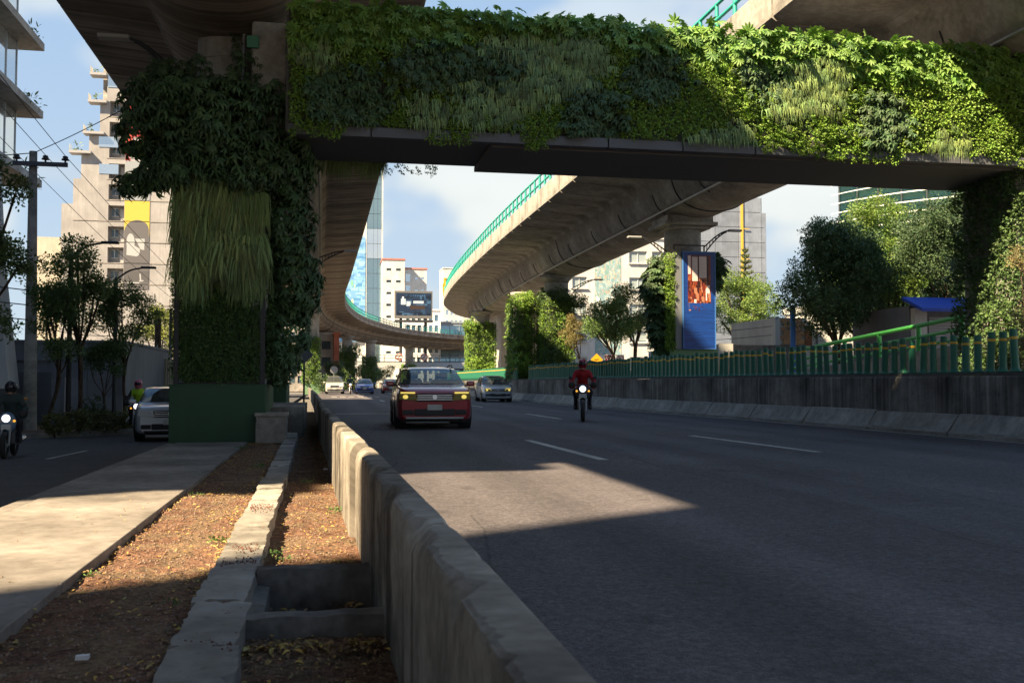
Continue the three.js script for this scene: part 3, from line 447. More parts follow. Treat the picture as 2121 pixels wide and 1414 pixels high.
  const blob = (cx, cy, cd, rx, ry, rd, cnt, kind = 's', s0 = 0.13, s1 = 0.23) => { for (let i = 0; i < cnt; i++) { const dir = rv().normalize(); if (dir.z < -0.5 && rnd() < 0.7) continue; const k = rr(0.62, 1.06) * (1 + 0.25 * fbm3(dir.x * 2 + cx, dir.y * 2 + cy, dir.z * 2, 3)), p = P(cx + dir.x * rx * k, cy + dir.y * ry * k, cd - dir.z * rd * k); const tip = new THREE.Vector3(dir.x, dir.y * 0.4 - 0.75, dir.z).add(rv(0.3)); S[i % 3].push({ p, q: basis(tip, dir.clone().addScaledVector(UPV, 0.75).add(rv(0.25))), s: rr(s0, s1), c: tint(C.palm, 0.35) }); } };
  blob(-2.15, 6.0, 19.4, 1.25, 0.95, 1.0, 900); blob(-3.0, 6.35, 19.6, 0.85, 0.65, 0.8, 420); blob(-1.05, 5.85, 19.5, 0.78, 1.0, 0.9, 560); blob(-0.7, 5.3, 19.9, 0.5, 0.75, 0.8, 320); blob(-3.45, 5.85, 19.7, 0.45, 0.5, 0.5, 160); blob(-2.6, 5.1, 19.3, 0.75, 0.42, 0.55, 240); blob(-3.55, 4.85, 19.6, 0.36, 0.24, 0.3, 90); blob(-3.15, 5.0, 19.5, 0.4, 0.3, 0.3, 90); blob(-1.5, 5.05, 19.2, 0.7, 0.4, 0.5, 200);
  blob(-0.75, 4.2, 20.2, 0.55, 0.8, 0.8, 380); blob(-0.62, 3.1, 20.4, 0.55, 0.8, 0.8, 380); blob(-0.75, 2.1, 20.5, 0.48, 0.75, 0.8, 330); blob(-0.85, 1.45, 20.4, 0.3, 0.4, 0.6, 130); blob(-3.1, 7.0, 19.9, 0.4, 0.35, 0.4, 110, 's', 0.09, 0.15); blob(-1.5, 7.0, 19.4, 0.35, 0.45, 0.3, 110, 's', 0.07, 0.12); blob(-2.35, 6.9, 19.3, 0.3, 0.4, 0.3, 90, 's', 0.07, 0.12); blob(-1.75, 7.7, 20.0, 0.12, 0.6, 0.12, 70, 's', 0.05, 0.08); blob(-2.95, 7.35, 20.3, 0.5, 0.12, 0.2, 60, 's', 0.07, 0.11);
  L.forEach((l, i) => scatter(cg, 'small_leaf_cover', gSprig[i], l)); { const W = []; for (let i = 0; i < 150; i++) { const e = plantFace('h', o2, u, n, rr(0, 1.5), rr(3.2, 5), rr(0.15, 0.34), rr(0.4, 0.75)); e.q = basis(UPV.clone().add(new THREE.Vector3(rr(-0.35, 0.35), 0, rr(-0.1, 0.3))), n.clone().add(rv(0.3))); e.c = tint([0.3, 0.38, 0.13], 0.3); W.push(e); } scatter(cg, 'loose_blades', tuftGeo(7, 0.6, 0.022), W); } H.forEach((l, i) => scatter(cg, 'hanging_grass', gHang[i], l)); S.forEach((l, i) => scatter(cg, 'umbrella_plant', gPalm[i], l));
  for (const [a, b] of [[P(-2.2, 6.2, 20), P(-3.5, 4.9, 19.6)], [P(-2.2, 6.3, 20), P(-3.3, 6.6, 19.6)], [P(-1.6, 5.9, 20), P(-0.6, 5.2, 19.6)], [P(-1.2, 4, 20.3), P(-0.4, 3.2, 20)]]) part(cg, 'branch', cyl(a, b, 0.04, 0.02, 6), mat.bark);
  // grass covered column at the far end of the beam
  const rg = thing('column_garden', 'column clad in dark trailing leaves at the far end of the beam', 'green wall', [15, 1.2, 19], { world: true });
  const H2 = [[], []], o3 = P(14.55, 0, 18.95); for (let i = 0; i < 1500; i++) H2[i % 2].push(plantFace('d', o3, u, n, rr(-0.12, 2), rr(1.2, 5.9), rr(0.02, 0.34), rr(0.1, 0.17)));
  for (let i = 0; i < 1500; i++) H2[i % 2].push(plantFace('d', P(14.62, 0, 19), uS, nS, rr(-0.25, 1.9), rr(1.2, 5.9), rr(0.02, 0.3), rr(0.1, 0.17)));
  H2.forEach((l, i) => scatter(rg, 'trailing_leaves', gSprig[i], l));
}
// other columns, their plants and lamps
function gardenColumn(label, x0, x1, d0, d1, y0, y1, yHead, n, opt = {}) {
  const g = thing('ivy_column', label, 'column', [(x0 + x1) / 2, y0, d0], { world: true, group: opt.group });
  part(g, 'core', lo(x0 + 0.15, x1 - 0.15, y0 - 0.05, y1, d0 + 0.15, d1 - 0.1), mat.deck);
  const r = Math.min(0.78, (x1 - x0) * 0.42), cx = (x0 + x1) / 2, cd = (d0 + d1) / 2;
  part(g, 'shaft', cyl(P(cx, y1 - 0.3, cd), P(cx, yHead - 0.5, cd), r, r, 20), mat.deck);
  part(g, 'capital', clean(new THREE.LatheGeometry([[0, 0], [r, 0], [r * 1.1, 0.15], [r * 1.35, 0.32], [r * 1.4, 0.5], [0, 0.5]].map(p => new THREE.Vector2(...p)), 20).translate(cx, yHead - 0.5, -cd)), mat.deck);
  if (opt.plinth) part(g, 'plinth', lo(x0 - 0.05, x1 + 0.05, y0 - 0.1, y0 + opt.plinth, d0 - 0.05, d1, 0.01), opt.plinthMat || mat.greenPale);
  const yb = y0 + (opt.plinth || 0), u = new THREE.Vector3(1, 0, 0), nz = new THREE.Vector3(0, 0, 1), nx = new THREE.Vector3(-1, 0, 0), ud = new THREE.Vector3(0, 0, -1), A = [[], [], []];
  for (let i = 0; i < n; i++) {
    const y = rr(yb, y1), k = rnd() < (opt.dark ?? 0.5) ? 'd' : 'l', s = rr(0.12, 0.2) * (opt.size || 1);
    if (i % 2) A[i % 3].push(plantFace(k, P(x0, 0, d0 + 0.1), u, nz, rr(0, x1 - x0), y, rr(0, 0.28) + 0.6 * clamp(fbm3(x0 + i * 0.0, y * 0.9, i % 7, 3) + 0.1), s)); else A[i % 3].push(plantFace(k, P(x0 + 0.1, 0, d0), ud, nx, rr(0, d1 - d0), y, rr(0, 0.28) + 0.5 * clamp(fbm3(d0, y * 0.9, i % 6, 3) + 0.1), s));
  }
  for (const [bx_, by, bd, br, cnt] of opt.bushes || []) for (let i = 0; i < cnt; i++) { const dir = rv().normalize(), k = br * rr(0.5, 1.05); A[i % 3].push({ p: P(bx_ + dir.x * k, by + dir.y * k * 0.8, bd - dir.z * k), q: basis(dir.clone().add(rv(0.4)), dir.clone().addScaledVector(UPV, 0.7)), s: rr(0.13, 0.22) * (opt.size || 1), c: tint(opt.bushDark ? C.sprigDark : C.sprig, 0.3) }); }
  A.forEach((l, i) => scatter(g, 'climbing_foliage', gSprig[i], l));
  for (let k = 0; k < 3; k++) part(g, 'mesh_post', cyl(P(lerp(x0, x1, k / 2), yb, d0 + 0.08), P(lerp(x0, x1, k / 2), y1, d0 + 0.08), 0.03, 0.03, 5), mat.darkSteel);
  return g;
}
gardenColumn('sunlit ivy column with a bushy skirt, nearer of the far pair under the grey viaduct', 13.85, 15.75, 62, 64, 1.15, 6.5, 8.05, 2600, { plinth: 0.9, size: 1.1, bushes: [[15.9, 6.3, 62, 0.75, 160], [13.9, 6.6, 62.3, 0.6, 110], [14.9, 6.7, 61.8, 0.7, 120], [14.2, 2.9, 61.7, 0.7, 160]], bushDark: true });
gardenColumn('narrow ivy column beside the sunlit pair, overgrown with yellowish bushes at its foot', 12.05, 13.35, 63, 65, 1.15, 6.3, 7.0, 2000, { size: 1.1, bushes: [[12.3, 6.3, 62.8, 0.8, 170], [12.8, 6.5, 62.8, 0.7, 120], [12.3, 2.4, 62.5, 0.8, 220], [12.2, 3.5, 62.7, 0.5, 90]] });
gardenColumn('ivy column farthest along under the grey viaduct where it begins to curve', 13.8, 16.3, 95, 97, 1.15, 6.9, 8.05, 2600, { size: 1.5, bushes: [[13.8, 6.6, 95, 0.9, 130], [14.1, 3, 94.6, 1.0, 160], [15.4, 2.4, 94.6, 0.9, 140]] });
gardenColumn('mesh fenced ivy column on a green plinth under the curving viaduct', -1.95, -0.45, 100, 102, 0.0, 5.6, 8.05, 1500, { plinth: 1.0, size: 1.3, plinthMat: mat.greenPale, dark: 0.6 });
gardenColumn('far ivy column under the curve with a dark bushy top', 2.0, 4.6, 150, 152.5, 0, 5.6, 8.05, 1500, { size: 1.9, bushes: [[2.0, 5.6, 150, 1.5, 160], [4.4, 5.9, 150, 1.2, 130]], bushDark: true, dark: 0.8 });
gardenColumn('far slim ivy column under the curve behind the footbridge end', 6.4, 8.4, 165, 167, 0, 5.4, 8.05, 900, { size: 1.9, dark: 0.8 });
gardenColumn('ivy column beyond the footbridge standing below the far overpass', 15.2, 17.6, 196, 198, 0, 4.6, 8.05, 700, { size: 2.2 });
{ // column with the tall picture panel
  const g = thing('billboard_column', 'column with a tall blue picture panel on a pale green plinth', 'column', [14.9, 1.15, 39.5], { world: true });
  part(g, 'core', lo(13.95, 15.75, 2.3, 6.4, 38.95, 41), mat.deck);
  const pl = part(g, 'plinth', lo(13.85, 15.95, 1.05, 2.45, 38.7, 41.2, 0.015), mat.greenPale); sub(pl, 'plinth_step', lo(13.78, 14.25, 1.05, 2.2, 38.5, 38.69, 0.01), mat.greenPale, g);
  part(g, 'shaft', cyl(P(14.9, 6.3, 40), P(14.9, 7.55, 40), 0.78, 0.78, 28), mat.deck);
  part(g, 'capital', [lo(14.0, 15.8, 7.5, 7.62, 39.1, 40.9, 0.02), lo(13.75, 16.05, 7.62, 7.78, 38.85, 41.15, 0.03), lo(13.9, 15.9, 7.78, 8.05, 39, 41, 0.02)], mat.deck);
  const cw = 256, ch = 768, cv = document.createElement('canvas'); cv.width = cw; cv.height = ch; const c = cv.getContext('2d');
  c.fillStyle = '#0b3a86'; c.fillRect(0, 0, cw, ch);
  for (let i = 0; i < 260; i++) { c.fillStyle = ['#0a337a', '#0e479c', '#0c3f90', '#08306f'][i % 4]; c.fillRect(rr(-40, cw), rr(230, ch), rr(40, 160), rr(2, 6)); }
  c.save(); c.scale(1, 1.62); c.fillStyle = '#6e1f14'; c.fillRect(34, 14, 190, 250);
  for (let i = 0; i < 240; i++) { c.fillStyle = ['#85361c', '#4a130d', '#9a4a24', '#33100b', '#6f2415', '#b07a5c'][i % 6]; c.fillRect(rr(34, 200), rr(110, 250), rr(4, 26), rr(8, 44)); }
  c.fillStyle = '#d9c7c4'; c.fillRect(36, 16, 24, 92); c.fillRect(70, 22, 46, 120); c.fillRect(128, 20, 62, 104); c.fillStyle = '#b8aab0'; for (let i = 0; i < 26; i++) c.fillRect(72 + (i % 2) * 60, 24 + i * 4, rr(14, 54), 2);
  c.fillStyle = '#2a0f0c'; c.fillRect(118, 14, 9, 190); c.fillRect(192, 16, 14, 130); c.fillStyle = '#e9dcd6'; c.fillRect(182, 178, 10, 60); c.fillRect(192, 162, 22, 40); c.fillRect(86, 232, 18, 26);
  c.fillStyle = '#0b3f92'; for (let i = 0; i < 120; i++) c.fillRect(rr(30, 200), 250 + rr(0, 40) * rnd(), rr(10, 40), rr(2, 8)); c.restore();
  const t = new THREE.CanvasTexture(cv); t.colorSpace = THREE.SRGBColorSpace;
  const pm = new THREE.Mesh(new THREE.PlaneGeometry(1.34, 3.94), M([0.9, 0.9, 0.9], 0.45, { map: t })); pm.name = 'picture_panel'; pm.position.set(15.07 - 14.9, 4.46 - 1.15, 0.962); g.add(pm); pm.castShadow = pm.receiveShadow = true;
  part(g, 'panel_frame', [lo(14.36, 15.78, 2.46, 2.49, 38.52, 38.93), lo(14.36, 15.78, 6.43, 6.47, 38.52, 38.93), lo(14.36, 14.4, 2.49, 6.43, 38.52, 38.93), lo(15.74, 15.78, 2.49, 6.43, 38.52, 38.93), lo(14.4, 15.74, 2.5, 6.42, 38.56, 38.9)], M([0.05, 0.16, 0.42], 0.5));
  part(g, 'side_panel', lo(14.06, 14.34, 2.46, 6.45, 38.6, 38.95), M([0.16, 0.17, 0.18], 0.6));
  part(g, 'top_bracket', [lo(14.0, 14.05, 6.45, 6.75, 38.6, 38.65), lo(14.0, 15.3, 6.7, 6.75, 38.6, 38.65), lo(15.3, 15.35, 6.45, 6.75, 38.6, 38.65)], mat.black);
  const A = [[], [], []], S = [[], [], []];
  for (let i = 0; i < 1400; i++) A[i % 3].push(plantFace('d', P(13.95, 0, 38.8), new THREE.Vector3(0, 0, -1), new THREE.Vector3(-1, 0, 0), rr(0, 2.2), rr(2.5, 6.4), rr(0, 0.35), rr(0.09, 0.15)));
  for (let i = 0; i < 500; i++) A[i % 3].push(plantFace('l', P(13.55, 0, 38.75), new THREE.Vector3(1, 0, 0), new THREE.Vector3(0, 0, 1), rr(0.1, 0.5), rr(2.4, 6.4), rr(0, 0.2), rr(0.09, 0.15)));
  for (const [bx_, by, br, cnt] of [[13.5, 5.6, 0.55, 120], [13.3, 4.9, 0.6, 130], [13.5, 4.1, 0.55, 120], [13.5, 3.3, 0.5, 110], [13.7, 2.6, 0.4, 80], [16.1, 6.0, 0.5, 90], [16.0, 5.3, 0.35, 50]]) for (let i = 0; i < cnt; i++) { const dir = rv().normalize(), k = br * rr(0.5, 1.05); S[i % 3].push({ p: P(bx_ + dir.x * k, by + dir.y * k, 39.2 - dir.z * k), q: basis(new THREE.Vector3(dir.x, -0.6, dir.z), dir.clone().addScaledVector(UPV, 0.7)), s: rr(0.18, 0.3), c: tint(C.palm, 0.3) }); }
  A.forEach((l, i) => scatter(g, 'climbing_foliage', gSprig[i], l)); S.forEach((l, i) => scatter(g, 'large_leaf_foliage', gLobed[i], l));
}
// lamps on curved truss brackets fixed to the columns
function bracketLamp(label, x, y, d, dx, rise) {
  const g = thing('bracket_lamp', label, 'lamp', [x, y, d]);
  const s = Math.sign(dx), L = Math.abs(dx), up = t => rise * Math.sin(t * 1.45), a = [], b = []; for (let i = 0; i <= 8; i++) { const t = i / 8; a.push(P(s * L * t, up(t), 0)); b.push(P(s * L * t * 0.9, up(t) - 0.3 * (1 - t * 0.8), 0)); }
  part(g, 'arm', [tube(a, 0.03, 16, 5), tube(b, 0.03, 16, 5)], mat.darkSteel); for (let i = 1; i < 7; i++) part(g, 'strut', cyl(a[i], b[i], 0.018, 0.018, 4), mat.darkSteel);
  part(g, 'lamp_head', bx(s * (L + 0.25), up(1), 0, 0.6, 0.09, 0.24, 0, 0.03), M([0.3, 0.31, 0.32], 0.5));
}
bracketLamp('curved truss street lamp reaching toward the grey tower from the billboard column', 15.7, 6.8, 39.6, 1.15, 0.75);
bracketLamp('curved truss street lamp on the expressway side of the billboard column', 14.1, 6.55, 39.6, -1.2, 0.6);
bracketLamp('curved truss street lamp on the sunlit ivy column pair', 15.75, 7.2, 62.5, 1.5, 0.6);
bracketLamp('dark truss street lamp under the near viaduct above the umbrella plants', -2.6, 6.75, 20.3, -1.25, 1.1);
bracketLamp('small truss street lamp beside the curving viaduct girder', -0.3, 6.9, 47, 1.2, 0.35);
// ---------------------------------------------------------------- buildings
const grid = (x0, x1, y0, y1, nx, ny, fw = 0.7, fh = 0.6) => { const r = [], cw = (x1 - x0) / nx, ch = (y1 - y0) / ny; for (let j = 0; j < ny; j++) for (let i = 0; i < nx; i++) r.push([x0 + cw * (i + (1 - fw) / 2), y0 + ch * (j + (1 - fh) / 2), cw * fw, ch * fh]); return r; };
function holedWall(w, h, holes, th) {
  const s = new THREE.Shape([[0, 0], [w, 0], [w, h], [0, h]].map(p => new THREE.Vector2(...p)));
  for (const [x, y, a, b] of holes) s.holes.push(new THREE.Path([[x, y], [x, y + b], [x + a, y + b], [x + a, y]].map(p => new THREE.Vector2(...p))));
  return clean(new THREE.ExtrudeGeometry(s, { depth: th, bevelEnabled: false }));
}
function building(name, label, o) {           // x, d, y0: front left lower corner; front faces the camera side
  const g = thing(name, label, o.category || 'building', [o.x, o.y0 ?? -0.8, o.d], { turn: o.turn || 0 });
  const T = 0.3, m = o.mat, gl = o.glass || mat.glass, rec = o.rec ?? 0.2;
  const f = o.front || [], l = o.left || [], r = o.right || [];
  const x0 = l.length ? T : 0, x1 = o.w - (r.length ? T : 0), z0 = f.length ? T : 0;
  part(g, 'block', lo(x0 + 0.001, x1 - 0.001, 0, o.h - (f.length ? 0.02 : 0), z0 + 0.001, o.dep), f.length ? (o.inner || m) : m);
  const wall = (holes, tr, w) => {
    part(g, 'wall', holedWall(w, o.h, holes, T).translate(0, 0, -T).applyMatrix4(tr), m);
    for (const [x, y, a, b] of holes) {
      const win = part(g, 'window', clean(new THREE.BoxGeometry(a, b, 0.03).translate(x + a / 2, y + b / 2, -rec)).applyMatrix4(tr), gl);
      if (o.frame !== false) { const k = o.bar || 0.06, fr = [[x + a / 2, y + k / 2, a, k], [x + a / 2, y + b - k / 2, a, k], [x + k / 2, y + b / 2, k, b - 2 * k], [x + a - k / 2, y + b / 2, k, b - 2 * k], [x + a / 2, y + b / 2, k, b - 2 * k]].map(([cx, cy, w_, h_]) => clean(new THREE.BoxGeometry(w_, h_, 0.06).translate(cx, cy, -rec + 0.05))); sub(win, 'frame', merge(fr).applyMatrix4(tr), o.frameMat || mat.darkSteel); }
      if (o.sill) sub(win, 'sill', clean(new THREE.BoxGeometry(a + 0.2, 0.1, 0.18).translate(x + a / 2, y - 0.06, 0.08)).applyMatrix4(tr), m);
    }
  };
  if (f.length) wall(f, new THREE.Matrix4(), o.w);
  if (l.length) wall(l, new THREE.Matrix4().makeRotationY(-Math.PI / 2).setPosition(0, 0, -o.dep), o.dep);
  if (r.length) wall(r, new THREE.Matrix4().makeRotationY(Math.PI / 2).setPosition(o.w, 0, 0), o.dep);
  part(g, 'roof', lo(-0.15, o.w + 0.15, o.h, o.h + 0.35, -0.15, o.dep), o.roofMat || m);
  return g;
}
const canvasMat = (w, h, draw, rough = 0.6, extra = {}) => { const cv = document.createElement('canvas'); cv.width = w; cv.height = h; draw(cv.getContext('2d'), w, h); const t = new THREE.CanvasTexture(cv); t.colorSpace = THREE.SRGBColorSpace; return M([0.95, 0.95, 0.95], rough, { map: t, ...extra }); };
const panel = (parent, name, w, h, x, y, z, m) => { const o = new THREE.Mesh(new THREE.PlaneGeometry(w, h), m); o.name = name; o.position.set(x, y, z); o.castShadow = o.receiveShadow = true; parent.add(o); return o; };
{ // glass office block over the side street; its far end shows at the picture's edge, the rest shades the street
  const g = thing('glass_office', 'glass office building with projecting floor slabs above the side street', 'building', [-13.8, -0.8, 28], { world: true });
  const ys = [10.15, 13.35, 16.5, 19.65, 22.8, 25.95, 29.1, 32.3];
  for (let i = 0; i < ys.length; i++) part(g, 'floor_slab', [lo(-34, -12.85, ys[i] - 0.12, ys[i] + 0.22, i > 5 ? 7.2 : 3.1, 48.6)], M([0.42, 0.4, 0.38], 0.85, { map: tConc }));
  for (let i = 0; i < ys.length - 1; i++) {
    const y0 = ys[i] + 0.23, y1 = ys[i + 1] - 0.13, s = i > 4 ? 7.3 : 3.4;
    part(g, 'inner_core', lo(-33.5, -14.2, y0, y1, s + 0.4, 46.5), mat.blueGrey);
    part(g, 'glass_pane', lo(-13.72, -13.68, y0, y1, s, 34), mat.glassPale); part(g, 'glass_pane', lo(-33.5, -13.75, y0, y1, s, s + 0.04), mat.glassPale);
    for (let d = 34.05; d < 47.2; d += 1.48) part(g, 'glass_pane', lo(-13.72, -13.68, y0, y1, d, d + 1.43), mat.glassPale);
    for (let x = -33; x < -14.5; x += 3.2) part(g, 'glass_pane', lo(x, x + 3.14, y0, y1, 47.34, 47.38), mat.glassPale);
    for (let d = 34.02; d < 47.4; d += 1.48) part(g, 'mullion', lo(-13.74, -13.64, y0, y1, d - 0.03, d + 0.025), mat.steel);
    part(g, 'slab_edge_plants', [0, 1, 2].map(k => sprigGeo(10, 0.3, 0.08, 0.3).translate(-12.95, y0 + 0.1, -(46.5 + k * 0.7))), leafMat([0.12, 0.15, 0.06], 0.2), { kind: 'stuff' });
  }
  part(g, 'added_shade_block', lo(-33.5, -13.3, 26.2, 29.0, 4.71, 7.19), mat.blueGrey); part(g, 'added_shade_block', lo(-33.5, -13.2, 26.2, 30.3, 3.15, 4.7), mat.blueGrey);  // added roof blocks, sized to shade the wall and leave the beam lit
  for (let i = 4; i < 7; i++) { part(g, 'added_shade_slab', lo(-16, -13.0, ys[i] - 0.12 - 0.9, ys[i] + 0.22 - 0.9, -5.6, 3.13), M([0.42, 0.4, 0.38], 0.85, { map: tConc })); part(g, 'added_shade_wall', lo(-15.8, -13.3, ys[i] - 0.66, ys[i + 1] - 1.04, -5.6, 3.13), mat.glassPale); }  // unseen bridge added across the gap to keep sun off the retaining wall
  part(g, 'ground_floor', lo(-33, -17, -0.8, 10, 4, 40), mat.blueGrey);
  const py = thing('pylon', 'tapered white concrete pylon with speckled dark base at the street corner', 'pylon', [-11, -0.8, 36]);
  part(py, 'shaft', poly([[-1, 1.7], [0.9, 1.7], [0.42, 5.7], [0.1, 10.3], [-1, 10.3]], 1.1), mat.white); part(py, 'base', poly([[-1.05, 0], [1.05, 0], [0.95, 1.69], [-1.05, 1.69]], 1.16).translate(0, 0, -0.02), M([0.2, 0.2, 0.2], 0.7, { map: tGrain }));
}
building('apartment_block', 'concrete apartment block across the side street behind the photographer', { x: -21, d: -5.75, y0: -0.8, w: 8, h: 31, dep: -22, mat: mat.greyWall, category: 'building' }).children[0].scale.z = 1;
{ // stepped concrete apartment tower with the tall banner
  const g = thing('apartment_tower', 'stepped pale concrete apartment tower with a tall painted banner', 'building', [-29, -0.8, 148], { world: true });
  const out = [[-36.5, -0.8], [-17, -0.8], [-17, 62], [-30.7, 62], [-30.7, 40.5], [-31.6, 40.5], [-31.6, 36], [-33.0, 36], [-33.0, 33.2], [-34.0, 33.2], [-34.0, 29.8], [-35.0, 29.8], [-35.0, 26.2], [-36.5, 26.2]];
  const s = new THREE.Shape(out.map(p => new THREE.Vector2(...p))); const bays = [];
  for (let k = 0; k < 11; k++) { const y = 9.1 + k * 2.98; bays.push([-30.3, y, 2.15, 2.15]); }
  for (const [x, y, a, b] of bays) s.holes.push(new THREE.Path([[x, y], [x, y + b], [x + a, y + b], [x + a, y]].map(p => new THREE.Vector2(...p))));
  part(g, 'wall', clean(new THREE.ExtrudeGeometry(s, { depth: 1.2, bevelEnabled: false })).translate(0, 0, -149.2), M([0.40, 0.388, 0.392], 0.9, { map: tPlaster }));
  part(g, 'block', lo(-36.4, -17.1, -0.8, 26, 149.25, 164), mat.greyWall); part(g, 'block', lo(-31.5, -17.1, 26, 61, 149.25, 164), mat.greyWall);
  for (const [x, y, a, b] of bays) { const w = part(g, 'window_bay', lo(x, x + a, y, y + b, 149.0, 149.15), M([0.2, 0.19, 0.18], 0.8)); sub(w, 'pane', lo(x + 0.35, x + 1.2, y + 0.75, y + b - 0.3, 148.93, 148.98), mat.glass, g); sub(w, 'frame', [lo(x + 0.3, x + 1.25, y + 0.7, y + 0.76, 148.9, 148.97), lo(x + 0.3, x + 1.25, y + b - 0.31, y + b - 0.25, 148.9, 148.97), lo(x + 0.72, x + 0.78, y + 0.75, y + b - 0.3, 148.9, 148.97)], mat.white, g); sub(w, 'door_panel', lo(x + 1.45, x + 2.0, y + 0.05, y + b - 0.3, 148.93, 148.98), M([0.34, 0.33, 0.33], 0.7), g); }
  for (let y = 6; y < 40; y += 2.98) part(g, 'joint_band', lo(y > 26 ? -30.6 : -35, -17.05, y, y + 0.09, 147.94, 147.99), M([0.4, 0.37, 0.35], 0.9, { map: tConc }));
  part(g, 'annex', lo(-40.5, -36.6, -0.8, 21.5, 148.6, 158), M([0.58, 0.52, 0.43], 0.9, { map: tPlaster }));
  for (const [x, y, w] of [[-34.6, 33.3, 2], [-32.8, 36.1, 1.9], [-32.2, 40.6, 1.6], [-32.0, 44.5, 1.3], [-32.2, 48.5, 1.5]]) { const b = part(g, 'balcony', lo(x - 0.9, x + w, y, y + 0.35, 147.2, 149), M([0.3, 0.3, 0.32], 0.8)); sub(b, 'glass_rail', lo(x - 0.88, x - 0.84, y + 0.35, y + 1.3, 147.3, 149), mat.glassPale, g); sub(b, 'plant', [sprigGeo(16, 0.6, 0.2, 0.6).translate(x + 0.2, y + 0.9, -147.8)], leafMat([0.1, 0.16, 0.06], 0.2), g, { kind: 'stuff' }); }
  for (const [x, y, w, h] of [[-31.6, 30.6, 2.6, 1.4], [-31.7, 34.4, 2.6, 1.5], [-30.6, 43, 2, 2.6]]) part(g, 'window', lo(x, x + w, y, y + h, 147.93, 147.98), mat.glassPale);
  const bm = canvasMat(256, 1024, (c, w, h) => { c.fillStyle = '#8e8c8c'; c.fillRect(0, 0, w, h); c.fillStyle = '#c9313a'; c.fillRect(0, 0, w, 330); c.fillStyle = '#d8cfd6'; c.beginPath(); c.ellipse(110, 270, 90, 70, 0, 0, 7); c.fill(); c.fillStyle = '#e9594f'; c.fillRect(0, 120, 70, 120); c.fillStyle = '#b8c0c8'; c.fillRect(0, 330, w, 215); c.fillStyle = '#f4d95c'; c.fillRect(0, 545, w, 190); c.save(); c.translate(0, 650 - 470 * 0.675); c.scale(1, 0.675); c.fillStyle = '#77757a'; c.beginPath(); c.moveTo(0, 1024); c.lineTo(0, 560); c.quadraticCurveTo(20, 480, 130, 470); c.quadraticCurveTo(250, 476, 252, 560); c.lineTo(256, 1024); c.fill(); c.fillStyle = '#67666a'; c.fillRect(0, 880, w, 90); c.fillStyle = '#d4d8dc'; c.beginPath(); c.ellipse(66, 650, 42, 70, 0, 0, 7); c.fill(); c.beginPath(); c.moveTo(30, 640); c.lineTo(160, 700); c.quadraticCurveTo(170, 760, 120, 762); c.lineTo(26, 752); c.fill(); c.beginPath(); c.moveTo(110, 620); c.lineTo(210, 620); c.lineTo(206, 710); c.lineTo(170, 705); c.fill(); c.fillRect(40, 968, 120, 10); c.save(); c.translate(170, 930); c.rotate(-0.12); c.fillRect(-6, -30, 14, 60); c.fillRect(-14, 24, 44, 10); c.restore(); c.restore(); }, 0.7);
  bm.color.setRGB(0.5, 0.5, 0.5); const bn = panel(g, 'banner', 3.4, 27, -26.4 + 29, 27.8 + 0.8, 0.06, bm); bn.userData.label = 'tall painted banner in red, yellow and grey';
}
{ // low grey building with shutter, corrugated fence beside it
  const g = thing('low_building', 'low blue grey panelled building with a dark louvred shutter', 'building', [-9.4, -0.75, 40], { world: true });
  part(g, 'block', lo(-14, -7.56, -0.75, 2.6, 40.1, 52), mat.blueGrey);
  const tones = [1, 0.92, 1.07].map(k => { const m = mat.blueGrey.clone(); m.color.multiplyScalar(k); return m; });
  let i = 0; for (let y = -0.75; y < 2.5; y += 0.67) for (let x = -13.95; x < -7.6; x += 1.28) { const x1 = Math.min(x + 1.26, -7.54); if (y < 1.4 && x > -12 && x < -10.3) continue; part(g, 'wall_panel', lo(x, x1, y, y + 0.66, 40.0, 40.09), tones[(i++ * 5) % 3]); }
  for (let k = 0; k < 26; k++) part(g, 'shutter_slat', bx(-10.75, -0.68 + k * 0.085, 40.03, 2.35, 0.07, 0.05).rotateX(0), M([0.09, 0.1, 0.12], 0.5));
  part(g, 'coping', lo(-14.02, -7.5, 2.6, 2.7, 39.95, 52), mat.blueGrey);
  part(g, 'drain_pipe', cyl(P(-9.6, -0.75, 39.9), P(-9.6, 1.3, 39.9), 0.04, 0.04, 6), mat.steel);
  const f = thing('corrugated_fence', 'patched corrugated metal fence in green, cream and grey sheets', 'fence', [-8.2, -0.78, 50], { world: true });
  const cs = [[0.02, 0.1, 0.05], [0.42, 0.38, 0.28], [0.45, 0.45, 0.44], [0.5, 0.45, 0.32], [0.36, 0.4, 0.42], [0.5, 0.44, 0.3]];
  for (let k = 0; k < 8; k++) { const x = -9.5 + k * 0.62, l = []; for (let r = 0; r < 6; r++) l.push(cyl(P(x + 0.05 + r * 0.1, -0.78, 50), P(x + 0.05 + r * 0.1, 2.35 - (k > 0 ? 0.12 + 0.06 * (k % 3) : 0), 50), 0.055, 0.055, 5)); part(f, 'sheet', l, M(cs[k % 6], 0.6, { map: tPlaster })); }
  for (let k = 0; k < 5; k++) part(f, 'fence_post', cyl(P(-9.5 + k * 1.24, -0.78, 50.12), P(-9.5 + k * 1.24, 2.9, 50.12), 0.03, 0.03, 5), mat.darkSteel);
  const coil = []; for (let k = 0; k <= 160; k++) coil.push(P(-9.5 + k * 0.031, 2.72 + 0.17 * Math.sin(k * 0.9), 50.1 + 0.17 * Math.cos(k * 0.9))); part(f, 'razor_wire', tube(coil, 0.012, 480, 4), mat.steel);
}
